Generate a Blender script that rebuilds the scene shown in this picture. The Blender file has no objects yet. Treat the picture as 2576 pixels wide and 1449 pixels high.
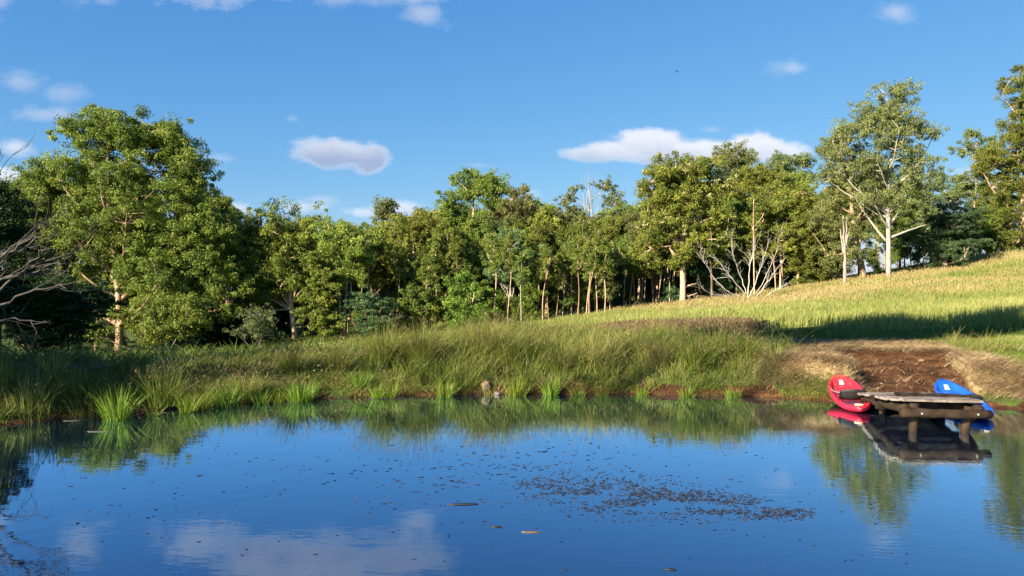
import bpy, math, random
import numpy as np
from mathutils import Vector, Matrix, Quaternion

C = bpy.context.scene
COL = C.collection
R = math.radians
F = 1860.0; U0 = 1288.0; VH = 683.0; CAMZ = 3.0; ROLL = 0.016      # focal length and horizon measured on the photo (2576 px wide)

# ------------------------------------------------------------------ camera, world, sun, exposure
cam = bpy.data.cameras.new("camera"); camo = bpy.data.objects.new("camera", cam); COL.objects.link(camo)
camo.location = (0, 0, CAMZ); camo.rotation_euler = (Matrix.Rotation(R(90) - math.atan((724.5 - VH) / F), 3, 'X') @ Matrix.Rotation(ROLL, 3, 'Z')).to_euler()
cam.sensor_width = 36; cam.lens = 36 * F / 2576; cam.clip_start = 0.1; cam.clip_end = 3000
C.camera = camo
SUN_EL = 24.0
S = Vector((-0.74 * math.cos(R(SUN_EL)), -0.6726 * math.cos(R(SUN_EL)), math.sin(R(SUN_EL))))
sl = bpy.data.lights.new("sun", 'SUN'); sl.energy = 5.0; sl.angle = R(0.5); sl.color = (1, 0.86, 0.66)
so = bpy.data.objects.new("sun", sl); COL.objects.link(so); so.rotation_euler = S.to_track_quat('Z', 'Y').to_euler(); so.location = (-30, -20, 30)
C.view_settings.view_transform = 'Standard'; C.view_settings.look = 'None'
C.view_settings.gamma = 1; C.view_settings.exposure = 1.75
C.render.engine = 'CYCLES'
C.cycles.max_bounces = 6; C.cycles.diffuse_bounces = 3; C.cycles.glossy_bounces = 3
C.cycles.transmission_bounces = 3; C.cycles.transparent_max_bounces = 4
C.cycles.use_denoising = True

def unroll(U, V):
    a, b = U - U0, V - 724.5; return (U0 + a * math.cos(ROLL) + b * math.sin(ROLL), 724.5 - a * math.sin(ROLL) + b * math.cos(ROLL))

class NT:
    def __init__(s, tree): s.t = tree; s.n = tree.nodes; s.l = tree.links
    def node(s, typ, ins=None, **kw):
        n = s.n.new(typ)
        for k, v in kw.items(): setattr(n, k, v)
        for k, v in (ins or {}).items():
            if isinstance(v, bpy.types.NodeSocket): s.l.new(v, n.inputs[k])
            else: n.inputs[k].default_value = v
        return n
    def math(s, op, a, b=0.0, c=None, clamp=False):
        n = s.n.new('ShaderNodeMath'); n.operation = op; n.use_clamp = clamp
        for i, v in enumerate((a, b, c)):
            if v is None: continue
            if isinstance(v, bpy.types.NodeSocket): s.l.new(v, n.inputs[i])
            else: n.inputs[i].default_value = v
        return n.outputs[0]
    def vmath(s, op, a, b=None):
        n = s.n.new('ShaderNodeVectorMath'); n.operation = op
        for i, v in enumerate((a, b)):
            if v is None: continue
            if isinstance(v, bpy.types.NodeSocket): s.l.new(v, n.inputs[i])
            else: n.inputs[i].default_value = v
        return n
    def ramp(s, fac, stops):
        n = s.n.new('ShaderNodeValToRGB'); e = n.color_ramp.elements
        while len(e) < len(stops): e.new(0.5)
        for el, (p, c) in zip(e, stops): el.position = p; el.color = (*c, 1)
        s.l.new(fac, n.inputs[0]); return n.outputs[0]
    def mix(s, fac, a, b, typ='MIX'):
        n = s.n.new('ShaderNodeMix'); n.data_type = 'RGBA'; n.blend_type = typ
        for i, v in ((0, fac), (6, a), (7, b)):
            if isinstance(v, bpy.types.NodeSocket): s.l.new(v, n.inputs[i])
            else: n.inputs[i].default_value = v if i == 0 else (*v, 1)
        return n.outputs[2]

w = bpy.data.worlds.new("World"); C.world = w; w.use_nodes = True
T = NT(w.node_tree); T.n.clear()
sky = T.node('ShaderNodeTexSky', sky_type='NISHITA', sun_disc=False, sun_elevation=R(SUN_EL), sun_rotation=math.atan2(S.x, S.y) % (2 * math.pi))
sky.air_density = 0.9; sky.dust_density = 0.1; sky.ozone_density = 3.5
sk = T.node('ShaderNodeSeparateColor', {0: sky.outputs[0]})      # tone curve of the sky, per channel
skyc = T.node('ShaderNodeCombineColor', {k: T.math('MULTIPLY', T.math('POWER', T.math('MULTIPLY', sk.outputs[k], .06), g_), m_ / .1795) for k, g_, m_ in ((0, 1.0, 1.46), (1, .65, 1.24), (2, .35, 1.218))}).outputs[0]
geo = T.node('ShaderNodeTexCoord').outputs['Generated']
sep = T.node('ShaderNodeSeparateXYZ', {0: geo})
yy = T.math('MAXIMUM', sep.outputs[1], 0.02)
uu = T.math('DIVIDE', sep.outputs[0], yy); vv = T.math('DIVIDE', sep.outputs[2], yy)
uv = T.node('ShaderNodeCombineXYZ', {0: uu, 1: vv, 2: 0.0}).outputs[0]
# wispy edge noise, stretched sideways
ns = T.node('ShaderNodeTexNoise', {'Vector': T.vmath('MULTIPLY', uv, (1, 1.5, 1)).outputs[0], 'Scale': 17.0, 'Detail': 9.0, 'Roughness': 0.66})
nz = T.math('SUBTRACT', ns.outputs[0], 0.5)
# (U, V, rU, rV, density, grey)
CL = [(850,385,120,36,1.0,.75),(930,398,58,42,1.0,.9),(790,368,62,24,.7,.5),
 (1500,390,95,20,.85,.45),(1560,382,110,26,.95,.3),(1635,362,90,40,1.0,.15),(1700,385,110,34,1.0,.3),(1790,385,110,38,1.0,.25),(1890,372,95,36,1.0,.12),(1960,388,85,32,.95,.25),(1720,402,220,18,.95,.6),
 (1988,175,58,27,.5,.4),(2245,38,62,30,.5,.35),(1787,328,36,12,.35,.5),
 (1070,42,58,46,.6,.7),(900,2,170,26,.5,.6),(1050,0,110,26,.6,.5),(270,8,40,14,.3,.8),(10,8,35,25,.5,.9),
 (55,207,85,32,.6,1.2),(170,235,75,36,.42,1.1),(130,290,125,28,.55,.8),(42,372,52,28,.8,.3),(8,448,70,32,.9,.2),
 (550,400,55,14,.35,.8),(735,300,24,14,.3,.8),(575,530,66,26,.8,.2),(800,503,58,14,.5,.6),(760,520,62,20,.7,.3),(1000,525,76,24,.8,.2),(910,535,56,17,.7,.2),
 (1320,492,60,18,.5,.3),(1205,418,40,9,.3,.7),(2440,432,60,22,.6,.3),(350,410,60,15,.3,.4),
 (520,-25,120,55,.7,.9),(780,-70,240,70,.85,.9),(1010,-60,160,60,.8,1.),(210,-45,70,70,.55,.9),(-60,-60,80,150,.6,.6)]
dens = None; shade = None
for (U, V, ru, rv, dn, gr) in CL:
    U, V = unroll(U, V)
    a = T.vmath('SUBTRACT', uv, ((U - U0) / F, (VH - V) / F, 0)).outputs[0]
    b = T.vmath('MULTIPLY', a, (F / ru, F / rv, 0))
    ln = T.vmath('LENGTH', b.outputs[0]).outputs['Value']
    f = T.math('SUBTRACT', T.math('MULTIPLY_ADD', nz, 3.0 if dn < .8 else 1.7, 1.08), ln)
    m = T.node('ShaderNodeMapRange', {'Value': f, 1: -0.08, 2: 0.5 if dn > .8 else (.9 if dn > .6 else 1.5), 3: 0.0, 4: dn}, interpolation_type='SMOOTHSTEP').outputs[0]
    g = T.node('ShaderNodeSeparateXYZ', {0: b.outputs[0]}).outputs[1]
    gs = T.math('MULTIPLY', m, T.math('MULTIPLY_ADD', g, -0.45, gr, clamp=True))
    dens = m if dens is None else T.math('MAXIMUM', dens, m)
    shade = gs if shade is None else T.math('MAXIMUM', shade, gs)
front = T.node('ShaderNodeMapRange', {'Value': sep.outputs[1], 1: 0.1, 2: 0.3, 3: 0.0, 4: 1.0}).outputs[0]
dens = T.math('MULTIPLY', dens, front)
cc = T.mix(T.math('MULTIPLY_ADD', nz, 0.9, shade, clamp=True), (5.3, 5.4, 5.8), (2.2, 2.7, 3.9))
fin = T.mix(T.math('MULTIPLY', dens, .92), skyc, cc)
bg = T.node('ShaderNodeBackground', {'Color': fin, 'Strength': 0.0534})
T.l.new(bg.outputs[0], T.node('ShaderNodeOutputWorld').inputs[0])

# ------------------------------------------------------------------ helpers
def at(U, V, y):
    U, V = unroll(U, V); return Vector(((U - U0) / F * y, y, CAMZ + (VH - V) / F * y))
def X(U, y, V=880): return (unroll(U, V)[0] - U0) / F * y
def ywater(U, V): return CAMZ * F / (unroll(U, V)[1] - VH)

def tag(o, label=None, cat=None, group=None, kind=None):
    if label: o['label'] = label
    if cat: o['category'] = cat
    if group: o['group'] = group
    if kind: o['kind'] = kind
    return o
def empty(name, loc, rz=0.0):
    o = bpy.data.objects.new(name, None); COL.objects.link(o); o.location = loc; o.rotation_euler = (0, 0, rz); o.empty_display_size = .2
    return o

class MB:
    """collects quads/tris; builds ONE mesh object"""
    def __init__(s): s.v = []; s.q = []; s.t = []; s.a = []; s.n = 0
    def add(s, v, q=None, t=None, tint=0.5):
        v = np.asarray(v, dtype=np.float32).reshape(-1, 3)
        s.v.append(v)
        a = np.full(len(v), tint, np.float32) if np.isscalar(tint) else np.asarray(tint, np.float32)
        s.a.append(a)
        if q is not None and len(q): s.q.append(np.asarray(q, np.int32) + s.n)
        if t is not None and len(t): s.t.append(np.asarray(t, np.int32) + s.n)
        s.n += len(v)
    def mesh(s, name, mat, smooth=True):
        me = bpy.data.meshes.new(name)
        v = np.concatenate(s.v); q = np.concatenate(s.q) if s.q else np.zeros((0, 4), np.int32); t = np.concatenate(s.t) if s.t else np.zeros((0, 3), np.int32)
        me.vertices.add(len(v)); me.vertices.foreach_set('co', v.ravel())
        nl = len(q) * 4 + len(t) * 3
        me.loops.add(nl); me.loops.foreach_set('vertex_index', np.concatenate([q.ravel(), t.ravel()]).astype(np.int32))
        me.polygons.add(len(q) + len(t))
        st = np.concatenate([np.arange(len(q)) * 4, len(q) * 4 + np.arange(len(t)) * 3]).astype(np.int32)
        me.polygons.foreach_set('loop_start', st)
        me.polygons.foreach_set('use_smooth', np.full(len(st), smooth))
        at_ = me.attributes.new('tint', 'FLOAT', 'POINT'); at_.data.foreach_set('value', np.concatenate(s.a))
        me.update(calc_edges=True); me.materials.append(mat)
        return me
    def build(s, name, mat, parent=None, smooth=True, loc=None):
        o = bpy.data.objects.new(name, s.mesh(name, mat, smooth)); COL.objects.link(o)
        if parent: o.parent = parent
        if loc is not None: o.location = loc
        return o
    def box(s, c, size, rot=None, tint=.5, bev=.12):
        # box with chamfered long edges (octagonal section along x)
        sx, sy, sz = [d / 2 for d in size]; b = min(sy, sz) * bev * 2
        sec = [(-sy + b, -sz), (sy - b, -sz), (sy, -sz + b), (sy, sz - b), (sy - b, sz), (-sy + b, sz), (-sy, sz - b), (-sy, -sz + b)]
        v = [(x, y, z) for x in (-sx, sx) for (y, z) in sec]
        v = np.array(v)
        if rot is not None: v = v @ np.array(rot.to_matrix()).T
        v = v + np.array(c)
        q = [(i, (i + 1) % 8, 8 + (i + 1) % 8, 8 + i) for i in range(8)] + [(7, 6, 5, 4), (7, 4, 3, 0), (0, 3, 2, 1), (12, 13, 14, 15), (11, 12, 15, 8), (9, 10, 11, 8)]
        s.add(v, q, tint=tint)

def tube(mb, pts, rad, ns=6, tint=.5, wob=0.0, rng=None, cap=True):
    P = np.asarray(pts, float); n = len(P); rad = np.asarray(rad, float)
    d = np.gradient(P, axis=0); d /= np.linalg.norm(d, axis=1)[:, None] + 1e-9
    ref = np.array([0, 1, 0.]) if abs(d[0, 1]) < .8 else np.array([1, 0, 0.])
    a = np.cross(d, ref); a /= np.linalg.norm(a, axis=1)[:, None] + 1e-9
    b = np.cross(d, a)
    th = np.arange(ns) * 2 * np.pi / ns
    r = rad[:, None] * np.ones(ns)
    if wob and rng is not None: r = r * (1 + wob * rng.uniform(-1, 1, (n, ns)))
    v = P[:, None] + r[..., None] * (a[:, None] * np.cos(th)[None, :, None] + b[:, None] * np.sin(th)[None, :, None])
    v = v.reshape(-1, 3)
    i = np.arange(n - 1)[:, None] * ns; j = np.arange(ns)[None]; k = (j + 1) % ns
    q = np.stack([i + j, i + k, i + ns + k, i + ns + j], -1).reshape(-1, 4)
    t = None
    if cap:
        v = np.vstack([v, P[0], P[-1]]); m = n * ns; jj = np.arange(ns); kk = (jj + 1) % ns
        t = np.vstack([np.stack([kk, jj, np.full(ns, m)], -1), np.stack([(n - 1) * ns + jj, (n - 1) * ns + kk, np.full(ns, m + 1)], -1)])
    mb.add(v, q, t, tint)

def bez(a, c, b, n):
    t = np.linspace(0, 1, n)[:, None]
    return (1 - t) ** 2 * a + 2 * t * (1 - t) * c + t * t * b

def unit(v): return v / (np.linalg.norm(v, axis=-1, keepdims=True) + 1e-9)

def leaves(mb, pos, axis, nrm, L, W, tint):
    """rhombic leaves"""
    axis = unit(axis); side = unit(np.cross(axis, nrm))
    L = L[:, None]; W = W[:, None]
    v = np.stack([pos - axis * L * .5, pos + side * W * .5 - axis * L * .08, pos + axis * L * .5, pos - side * W * .5 - axis * L * .08], 1)
    n = len(pos)
    mb.add(v.reshape(-1, 3), np.arange(n * 4).reshape(n, 4), tint=np.repeat(tint, 4))

def blades(mb, pos, h, wd, az, lean, droop, tint, nseg=3, tipw=.12):
    n = len(pos); k = nseg + 1
    t = np.linspace(0, 1, k)[None, :, None]
    d = np.stack([np.cos(az), np.sin(az), np.zeros(n)], -1)[:, None]
    sd = np.stack([-np.sin(az + lean * 1.7), np.cos(az + lean * 1.7), np.zeros(n)], -1)[:, None]
    hh = h[:, None, None]; le = lean[:, None, None]; dr = droop[:, None, None]
    cen = pos[:, None] + d * hh * le * (t * .35 + t ** 2 * .65) + np.array([0, 0, 1.])[None, None] * hh * (t * (1 - .25 * le) - dr * t ** 3)
    ww = wd[:, None, None] * (1 - (1 - tipw) * t ** 1.4) * .5
    v = np.stack([cen - sd * ww, cen + sd * ww], 2).reshape(-1, 3)
    base = (np.arange(n) * k * 2)[:, None]; s_ = np.arange(nseg)[None] * 2
    q = np.stack([base + s_, base + s_ + 1, base + s_ + 3, base + s_ + 2], -1).reshape(-1, 4)
    mb.add(v, q, tint=np.repeat(tint, k * 2))
    return cen[:, -1]

def vnoise(x, y, sc, seed=0):
    x = np.asarray(x, float) / sc + 1000 + seed * 17.3; y = np.asarray(y, float) / sc + 1000 + seed * 7.7
    xi = np.floor(x).astype(np.int64); yi = np.floor(y).astype(np.int64); fx = x - xi; fy = y - yi
    fx = fx * fx * (3 - 2 * fx); fy = fy * fy * (3 - 2 * fy)
    def hsh(a, b):
        n = (a * 374761393 + b * 668265263 + seed * 1274126177) & 0x7fffffff
        n = ((n ^ (n >> 13)) * 1274126177) & 0x7fffffff
        return ((n ^ (n >> 16)) & 0xffff) / 65535.0
    return (hsh(xi, yi) * (1 - fx) + hsh(xi + 1, yi) * fx) * (1 - fy) + (hsh(xi, yi + 1) * (1 - fx) + hsh(xi + 1, yi + 1) * fx) * fy
def fbm(x, y, sc, seed=0, o=3):
    r = 0; a = .5
    for i in range(o): r = r + a * (vnoise(x, y, sc / 2 ** i, seed + i) * 2 - 1); a *= .55
    return r
def sst(a, b, x):
    t = np.clip((np.asarray(x, float) - a) / (b - a), 0, 1); return t * t * (3 - 2 * t)

# ------------------------------------------------------------------ materials
def mat(name):
    m = bpy.data.materials.new(name); m.use_nodes = True; t = NT(m.node_tree); t.n.clear()
    return m, t, t.node('ShaderNodeOutputMaterial')
def leaf_mat(name, dark, mid, light, trans=.42, rough=.5, spec=.22, vary=.2, hue=.035):
    m, t, o = mat(name)
    a = t.node('ShaderNodeAttribute', attribute_name='tint').outputs['Fac']
    oi = t.node('ShaderNodeObjectInfo').outputs['Random']
    c = t.ramp(a, [(0, dark), (.5, mid), (1, light)])
    hs = t.node('ShaderNodeHueSaturation', {'Color': c, 'Hue': t.math('MULTIPLY_ADD', oi, hue, .493 - hue / 2), 'Saturation': 1.0, 'Value': t.math('MULTIPLY_ADD', oi, vary * 2, 1 - vary)})
    p = t.node('ShaderNodeBsdfPrincipled', {'Base Color': hs.outputs[0], 'Roughness': rough, 'Specular IOR Level': spec})
    tr = t.node('ShaderNodeBsdfTranslucent', {'Color': hs.outputs[0]})
    mx = t.node('ShaderNodeMixShader', {0: trans, 1: p.outputs[0], 2: tr.outputs[0]})
    t.l.new(mx.outputs[0], o.inputs[0]); return m
def bark_mat(name, c1, c2, c3, scale=3.0, stretch=.25):
    m, t, o = mat(name)
    tc = t.node('ShaderNodeTexCoord').outputs['Object']
    mp = t.vmath('MULTIPLY', tc, (1, 1, stretch)).outputs[0]
    n1 = t.node('ShaderNodeTexNoise', {'Vector': mp, 'Scale': scale, 'Detail': 5.0, 'Roughness': .65}).outputs[0]
    n2 = t.node('ShaderNodeTexNoise', {'Vector': mp, 'Scale': scale * 6, 'Detail': 3.0}).outputs[0]
    c = t.ramp(t.math('MULTIPLY_ADD', n2, .35, t.math('MULTIPLY', n1, .7)), [(.33, c1), (.5, c2), (.66, c3)])
    b = t.node('ShaderNodeBump', {'Height': n2, 'Strength': .6, 'Distance': .02})
    p = t.node('ShaderNodeBsdfPrincipled', {'Base Color': c, 'Roughness': .9, 'Specular IOR Level': .15, 'Normal': b.outputs[0]})
    t.l.new(p.outputs[0], o.inputs[0]); return m
def plain(name, col, rough=.5, spec=.5, noise=.15, scale=8):
    m, t, o = mat(name)
    tc = t.node('ShaderNodeTexCoord').outputs['Object']
    n = t.node('ShaderNodeTexNoise', {'Vector': tc, 'Scale': float(scale), 'Detail': 4.0}).outputs[0]
    c = t.mix(t.math('MULTIPLY', n, 1.0), tuple(x * (1 - noise) for x in col), tuple(min(1, x * (1 + noise)) for x in col))
    p = t.node('ShaderNodeBsdfPrincipled', {'Base Color': c, 'Roughness': t.math('MULTIPLY_ADD', n, .2, rough - .1), 'Specular IOR Level': spec})
    t.l.new(p.outputs[0], o.inputs[0]); return m

M = {}
M['olive'] = leaf_mat('leaf olive', (0.056, 0.089, 0.018), (0.157, 0.219, 0.037), (0.326, 0.368, 0.066))
M['green'] = leaf_mat('leaf green', (0.056, 0.090, 0.018), (0.162, 0.223, 0.038), (0.314, 0.360, 0.065))
M['grey'] = leaf_mat('leaf grey green', (0.092, 0.122, 0.041), (0.184, 0.234, 0.080), (0.306, 0.367, 0.132))
M['bright'] = leaf_mat('leaf bright', (0.069, 0.118, 0.020), (0.148, 0.221, 0.033), (0.275, 0.330, 0.053), trans=.4)
M['blue'] = leaf_mat('leaf blue green', (0.040, 0.087, 0.034), (0.088, 0.157, 0.062), (0.175, 0.264, 0.097))
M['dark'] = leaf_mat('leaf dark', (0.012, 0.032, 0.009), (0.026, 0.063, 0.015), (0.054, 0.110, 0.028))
M['brown'] = leaf_mat('leaf brown green', (0.067, 0.084, 0.028), (0.168, 0.190, 0.061), (0.302, 0.314, 0.099))
M['flower'] = leaf_mat('blossom cream', (0.199, 0.185, 0.066), (0.279, 0.252, 0.106), (0.365, 0.332, 0.173), trans=.2)
M['rust'] = leaf_mat('leaf rust', (.09, .03, .015), (.16, .06, .03), (.22, .1, .05))
M['bark'] = bark_mat('bark pale', (0.187, 0.119, 0.077), (0.422, 0.290, 0.196), (0.610, 0.451, 0.330))
M['bark_orange'] = bark_mat('bark orange', (0.136, 0.081, 0.045), (0.306, 0.190, 0.115), (0.493, 0.399, 0.300), 2.0, .12)
M['bark_white'] = bark_mat('bark white', (0.172, 0.144, 0.112), (0.333, 0.304, 0.264), (0.401, 0.385, 0.352), 2.0)
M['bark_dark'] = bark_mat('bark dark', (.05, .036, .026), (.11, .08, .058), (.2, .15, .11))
M['dead'] = bark_mat('dead wood', (0.137, 0.110, 0.079), (0.262, 0.226, 0.176), (0.342, 0.307, 0.257))
M['dead_white'] = bark_mat('silvered dead wood', (0.221, 0.204, 0.174), (0.425, 0.391, 0.331), (0.527, 0.493, 0.435))
M['dead_grey'] = bark_mat('dead grey wood', (0.025, 0.023, 0.020), (0.056, 0.051, 0.046), (0.092, 0.084, 0.076))  # tone lowered to carry the shade on the left-edge branches
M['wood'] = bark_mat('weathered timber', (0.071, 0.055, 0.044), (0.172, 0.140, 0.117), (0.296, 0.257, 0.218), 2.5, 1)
M['log'] = bark_mat('old log', (0.010, 0.006, 0.004), (0.028, 0.018, 0.010), (0.045, 0.030, 0.019), 4, 1)  # colour darkened in place of the shade on posts and beams
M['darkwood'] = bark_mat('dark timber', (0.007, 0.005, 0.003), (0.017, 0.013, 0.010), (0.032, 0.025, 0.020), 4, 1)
M['grass_long'] = leaf_mat('long grass', (.12, .165, .035), (.245, .295, .075), (.46, .42, .17), trans=.35, spec=.1, vary=0, hue=0)
M['grass_mown'] = leaf_mat('mown grass', (0.064, 0.116, 0.017), (0.136, 0.198, 0.037), (0.335, 0.314, 0.120), trans=.3, spec=.1, vary=0, hue=0)
M['grass_bank'] = leaf_mat('bank grass', (.042, .065, .014), (.115, .175, .026), (.29, .29, .085), trans=.35, spec=.12, vary=0, hue=0)
M['tussock'] = leaf_mat('tussock', (0.053, 0.104, 0.013), (0.141, 0.180, 0.026), (0.317, 0.275, 0.096), trans=.35, spec=.15, vary=.12, hue=.02)
M['seed'] = leaf_mat('seed heads', (0.168, 0.115, 0.053), (0.336, 0.248, 0.113), (0.470, 0.401, 0.193), trans=.3, spec=.05, vary=0, hue=0)
M['seed_brown'] = leaf_mat('seed heads brown', (.09, .06, .035), (.17, .12, .07), (.26, .19, .11), trans=.3, spec=.05, vary=0, hue=0)
M['straw'] = leaf_mat('straw', (0.157, 0.111, 0.053), (0.314, 0.230, 0.115), (0.480, 0.386, 0.228), trans=.15, spec=.1, vary=0, hue=0)
M['reed'] = leaf_mat('reed green', (0.072, 0.128, 0.010), (0.153, 0.255, 0.025), (0.306, 0.357, 0.060), trans=.4, spec=.25, vary=.1)
M['soilrock'] = bark_mat('pale rock', (0.120, 0.072, 0.038), (0.180, 0.122, 0.073), (0.232, 0.173, 0.111), 5, 1)
M['greyrock'] = bark_mat('grey rock', (0.072, 0.060, 0.054), (0.132, 0.114, 0.102), (0.192, 0.174, 0.156), 5, 1)

# ------------------------------------------------------------------ terrain
_SH = [(-700,1130),(-300,1100),(0,1072),(180,1052),(300,1043),(400,1032),(500,1021),(740,1005),(1000,998),(1300,993),(1600,993),(1900,999),(2080,1010),(2250,1018),(2420,1022),(2576,1032),(3000,1060)]
_sx = np.array([X(u, ywater(u, v), v) for u, v in _SH]); _sy = np.array([ywater(u, v) for u, v in _SH])
def ysh(x): return np.interp(x, _sx, _sy) + .14 * fbm(x, x * 0, 1.3, 5) + .06 * fbm(x, x * 0, .35, 9)
_CP = [(-500,17,.8),(-200,16.5,.7),(0,16.8,.6),(300,18.5,.42),(600,20,.42),(900,21,.5),(1200,21.5,.72),(1500,21.8,.85),(1800,22,.9),(2100,22,.88),(2400,21.7,.85),(2576,20.5,.75),(2900,20,.9),
 (1400,27,.5),(1600,28,.75),(1750,29,.85),(1200,27,.1),(900,28,-.7),(600,27,-.9),(300,26,-.8),(0,25,-.6),(-300,26,-.4),(2200,27,.98),(2500,27,1.0),(2900,35,1.8)]
_GV = [(300,905,90),(0,905,85),(-300,910,80),(600,878,95),(742,848,95),(870,868,92),(890,882,42),(1110,838,98),(1290,822,98),(1480,796,93),(1717,772,90),(1885,765,78),(1963,737,92),(2125,718,85),(2233,706,84),(2373,682,91),(2520,640,102),(2576,640,103),
 (2576,700,72),(2576,770,43),(2200,752,60),(2000,790,42),(1700,788,62),(1480,806,75),(2800,625,100),(3000,640,80)]
_cx = np.array([X(u, y) for u, y, z in _CP] + [at(*g).x for g in _GV] + [-110, -20, 20, 80, 110, -90, 0, 90, -8, 8, 0, -40, 45])
_cy = np.array([y for u, y, z in _CP] + [g[2] for g in _GV] + [110, 125, 125, 140, 80, 190, 190, 190, -5, -5, 0, 10, 5])
_cz = np.array([z for u, y, z in _CP] + [at(*g).z for g in _GV] + [-9, -6.5, -3.5, 5, 9, -11, -8, 0, 1.4, 1.4, 1.4, 1.0, 1.2])
def _phi(r2): return np.where(r2 > 1e-9, r2 * np.log(r2 + 1e-12) * .5, 0)
_n = len(_cx); _K = _phi((_cx[:, None] - _cx) ** 2 + (_cy[:, None] - _cy) ** 2) + np.eye(_n) * 2.0
_A = np.zeros((_n + 3, _n + 3)); _A[:_n, :_n] = _K; _A[:_n, _n] = 1; _A[:_n, _n + 1] = _cx; _A[:_n, _n + 2] = _cy; _A[_n:, :_n] = _A[:_n, _n:].T
_W = np.linalg.solve(_A, np.concatenate([_cz, [0, 0, 0]]))
def tps(x, y):
    x = np.clip(x, -115, 120); y = np.clip(y, -15, 195)
    out = _W[_n] + _W[_n + 1] * x + _W[_n + 2] * y
    for i in range(_n): out = out + _W[i] * _phi((x - _cx[i]) ** 2 + (y - _cy[i]) ** 2)
    return out
def outd(x, y): return np.maximum.reduce([y - ysh(x), 2.6 - y + 0 * x, -13.2 - x, x - 17.0])
def cutmask(x, y):   # the bare earth cut behind the jetty
    k = np.clip((y - 17) / 4, 0, 1); c = 9.75 + .85 * k + .2 * fbm(y, y * 0, 2.0, 3)
    return sst(1.35 + .75 * k, .95 + .6 * k, np.abs(x - c) + .35 * fbm(x, y, .7, 17)) * sst(16, 17, y) * sst(21.6, 20.9, y + .25 * fbm(x, y, .8, 4))
def ground(x, y):
    x = np.asarray(x, float); y = np.asarray(y, float)
    s = outd(x, y); cm = cutmask(x, y)
    wd = 2.4 + .7 * fbm(x, y * 0, 3.0, 12); mound = sst(3.6, 1.2, np.abs(x - 8.1)) * sst(0, 1, s)
    wd = wd * (1 - .45 * mound)
    A = sst(0.0, 1.0, s / wd)
    lip = .13 * sst(0, .2, s) * (1 - A)
    b = np.maximum(tps(x, y), np.where(s < 40, .32 - .3 * np.maximum(0, s - 3.5), -50))
    h = lip + b * A
    ramp = .02 + .16 * s + .06 * sst(1.9, 2.2, s + .3 * fbm(x, y, 1.0, 14)) + .06 * sst(2.6, 2.8, s + .3 * fbm(x, y, .8, 15)) + .2 * sst(3.1, 3.7, s) + .06 * fbm(x, y, .6, 16)
    h = h * (1 - cm) + np.minimum(ramp, 1.2) * cm
    h = np.where(s < 0, np.maximum(-1.2, s * .45), h)
    h = h + np.where(s > 0, 1, 0) * (.05 * fbm(x, y, .9, 21) * sst(0, .5, s) + .22 * fbm(x, y, 6.0, 31) * sst(5, 12, s) + .02 * fbm(x, y, .25, 41))
    return h
def G(x, y): return float(ground(np.array([x]), np.array([y]))[0])

def axis(parts):
    a = [parts[0][0]]
    for lo, hi, st in parts:
        n = max(1, int(round((hi - lo) / st))); a += list(lo + (hi - lo) * np.arange(1, n + 1) / n)
    return np.array(a)
gx = axis([(-900, -200, 50), (-200, -60, 7), (-60, -26, 1.2), (-26, -14, .4), (-14, 14.5, .11), (14.5, 26, .35), (26, 90, 1.0), (90, 200, 7), (200, 900, 50)])
gy = axis([(-300, -20, 20), (-20, 2, 2), (2, 14, .6), (14, 22.6, .09), (22.6, 34, .22), (34, 60, .5), (60, 110, 1.1), (110, 200, 5), (200, 1500, 60)])
Xg, Yg = np.meshgrid(gx, gy); Zg = ground(Xg, Yg)
nx, ny = len(gx), len(gy)
i = np.arange(ny - 1)[:, None] * nx + np.arange(nx - 1)[None]
gm = MB(); gm.add(np.stack([Xg, Yg, Zg], -1).reshape(-1, 3), np.stack([i, i + 1, i + nx + 1, i + nx], -1).reshape(-1, 4))
m, t, o = mat('ground')
soil = t.node('ShaderNodeAttribute', attribute_name='soil').outputs['Fac']
straw = t.node('ShaderNodeAttribute', attribute_name='straw').outputs['Fac']
tc = t.node('ShaderNodeTexCoord').outputs['Object']
n1 = t.node('ShaderNodeTexNoise', {'Vector': tc, 'Scale': 1.2, 'Detail': 8.0, 'Roughness': .65}).outputs[0]
n2 = t.node('ShaderNodeTexNoise', {'Vector': tc, 'Scale': 14.0, 'Detail': 5.0, 'Roughness': .7}).outputs[0]
lay = t.node('ShaderNodeTexNoise', {'Vector': t.vmath('MULTIPLY', tc, (1.0, 1.7, 5)).outputs[0], 'Scale': 2.0, 'Detail': 5.0}).outputs[0]
cs = t.ramp(t.math('MULTIPLY_ADD', n2, .5, t.math('MULTIPLY', lay, .5)), [(.32, (.016, .008, .005)), (.48, (.058, .026, .012)), (.6, (.115, .056, .026)), (.74, (.24, .14, .075))])
cst = t.ramp(n2, [(.3, (.12, .085, .04)), (.5, (.3, .22, .11)), (.7, (.45, .36, .2))])
cg = t.ramp(t.math('MULTIPLY_ADD', n2, .5, t.math('MULTIPLY', n1, .5)), [(.35, (.03, .035, .012)), (.5, (.07, .1, .022)), (.68, (.15, .17, .05))])
c = t.mix(t.node('ShaderNodeMapRange', {'Value': t.math('ADD', straw, t.math('MULTIPLY_ADD', n1, .6, -.3)), 1: .3, 2: .7}).outputs[0], cg, cst)
c = t.mix(t.node('ShaderNodeMapRange', {'Value': t.math('ADD', soil, t.math('MULTIPLY_ADD', n2, .7, -.35)), 1: .35, 2: .6}).outputs[0], c, cs)
bp = t.node('ShaderNodeBump', {'Height': t.math('MULTIPLY_ADD', lay, .6, n2), 'Strength': .9, 'Distance': .05})
p = t.node('ShaderNodeBsdfPrincipled', {'Base Color': c, 'Roughness': .95, 'Specular IOR Level': .1, 'Normal': bp.outputs[0]})
t.l.new(p.outputs[0], o.inputs[0]); M['ground'] = m
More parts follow.
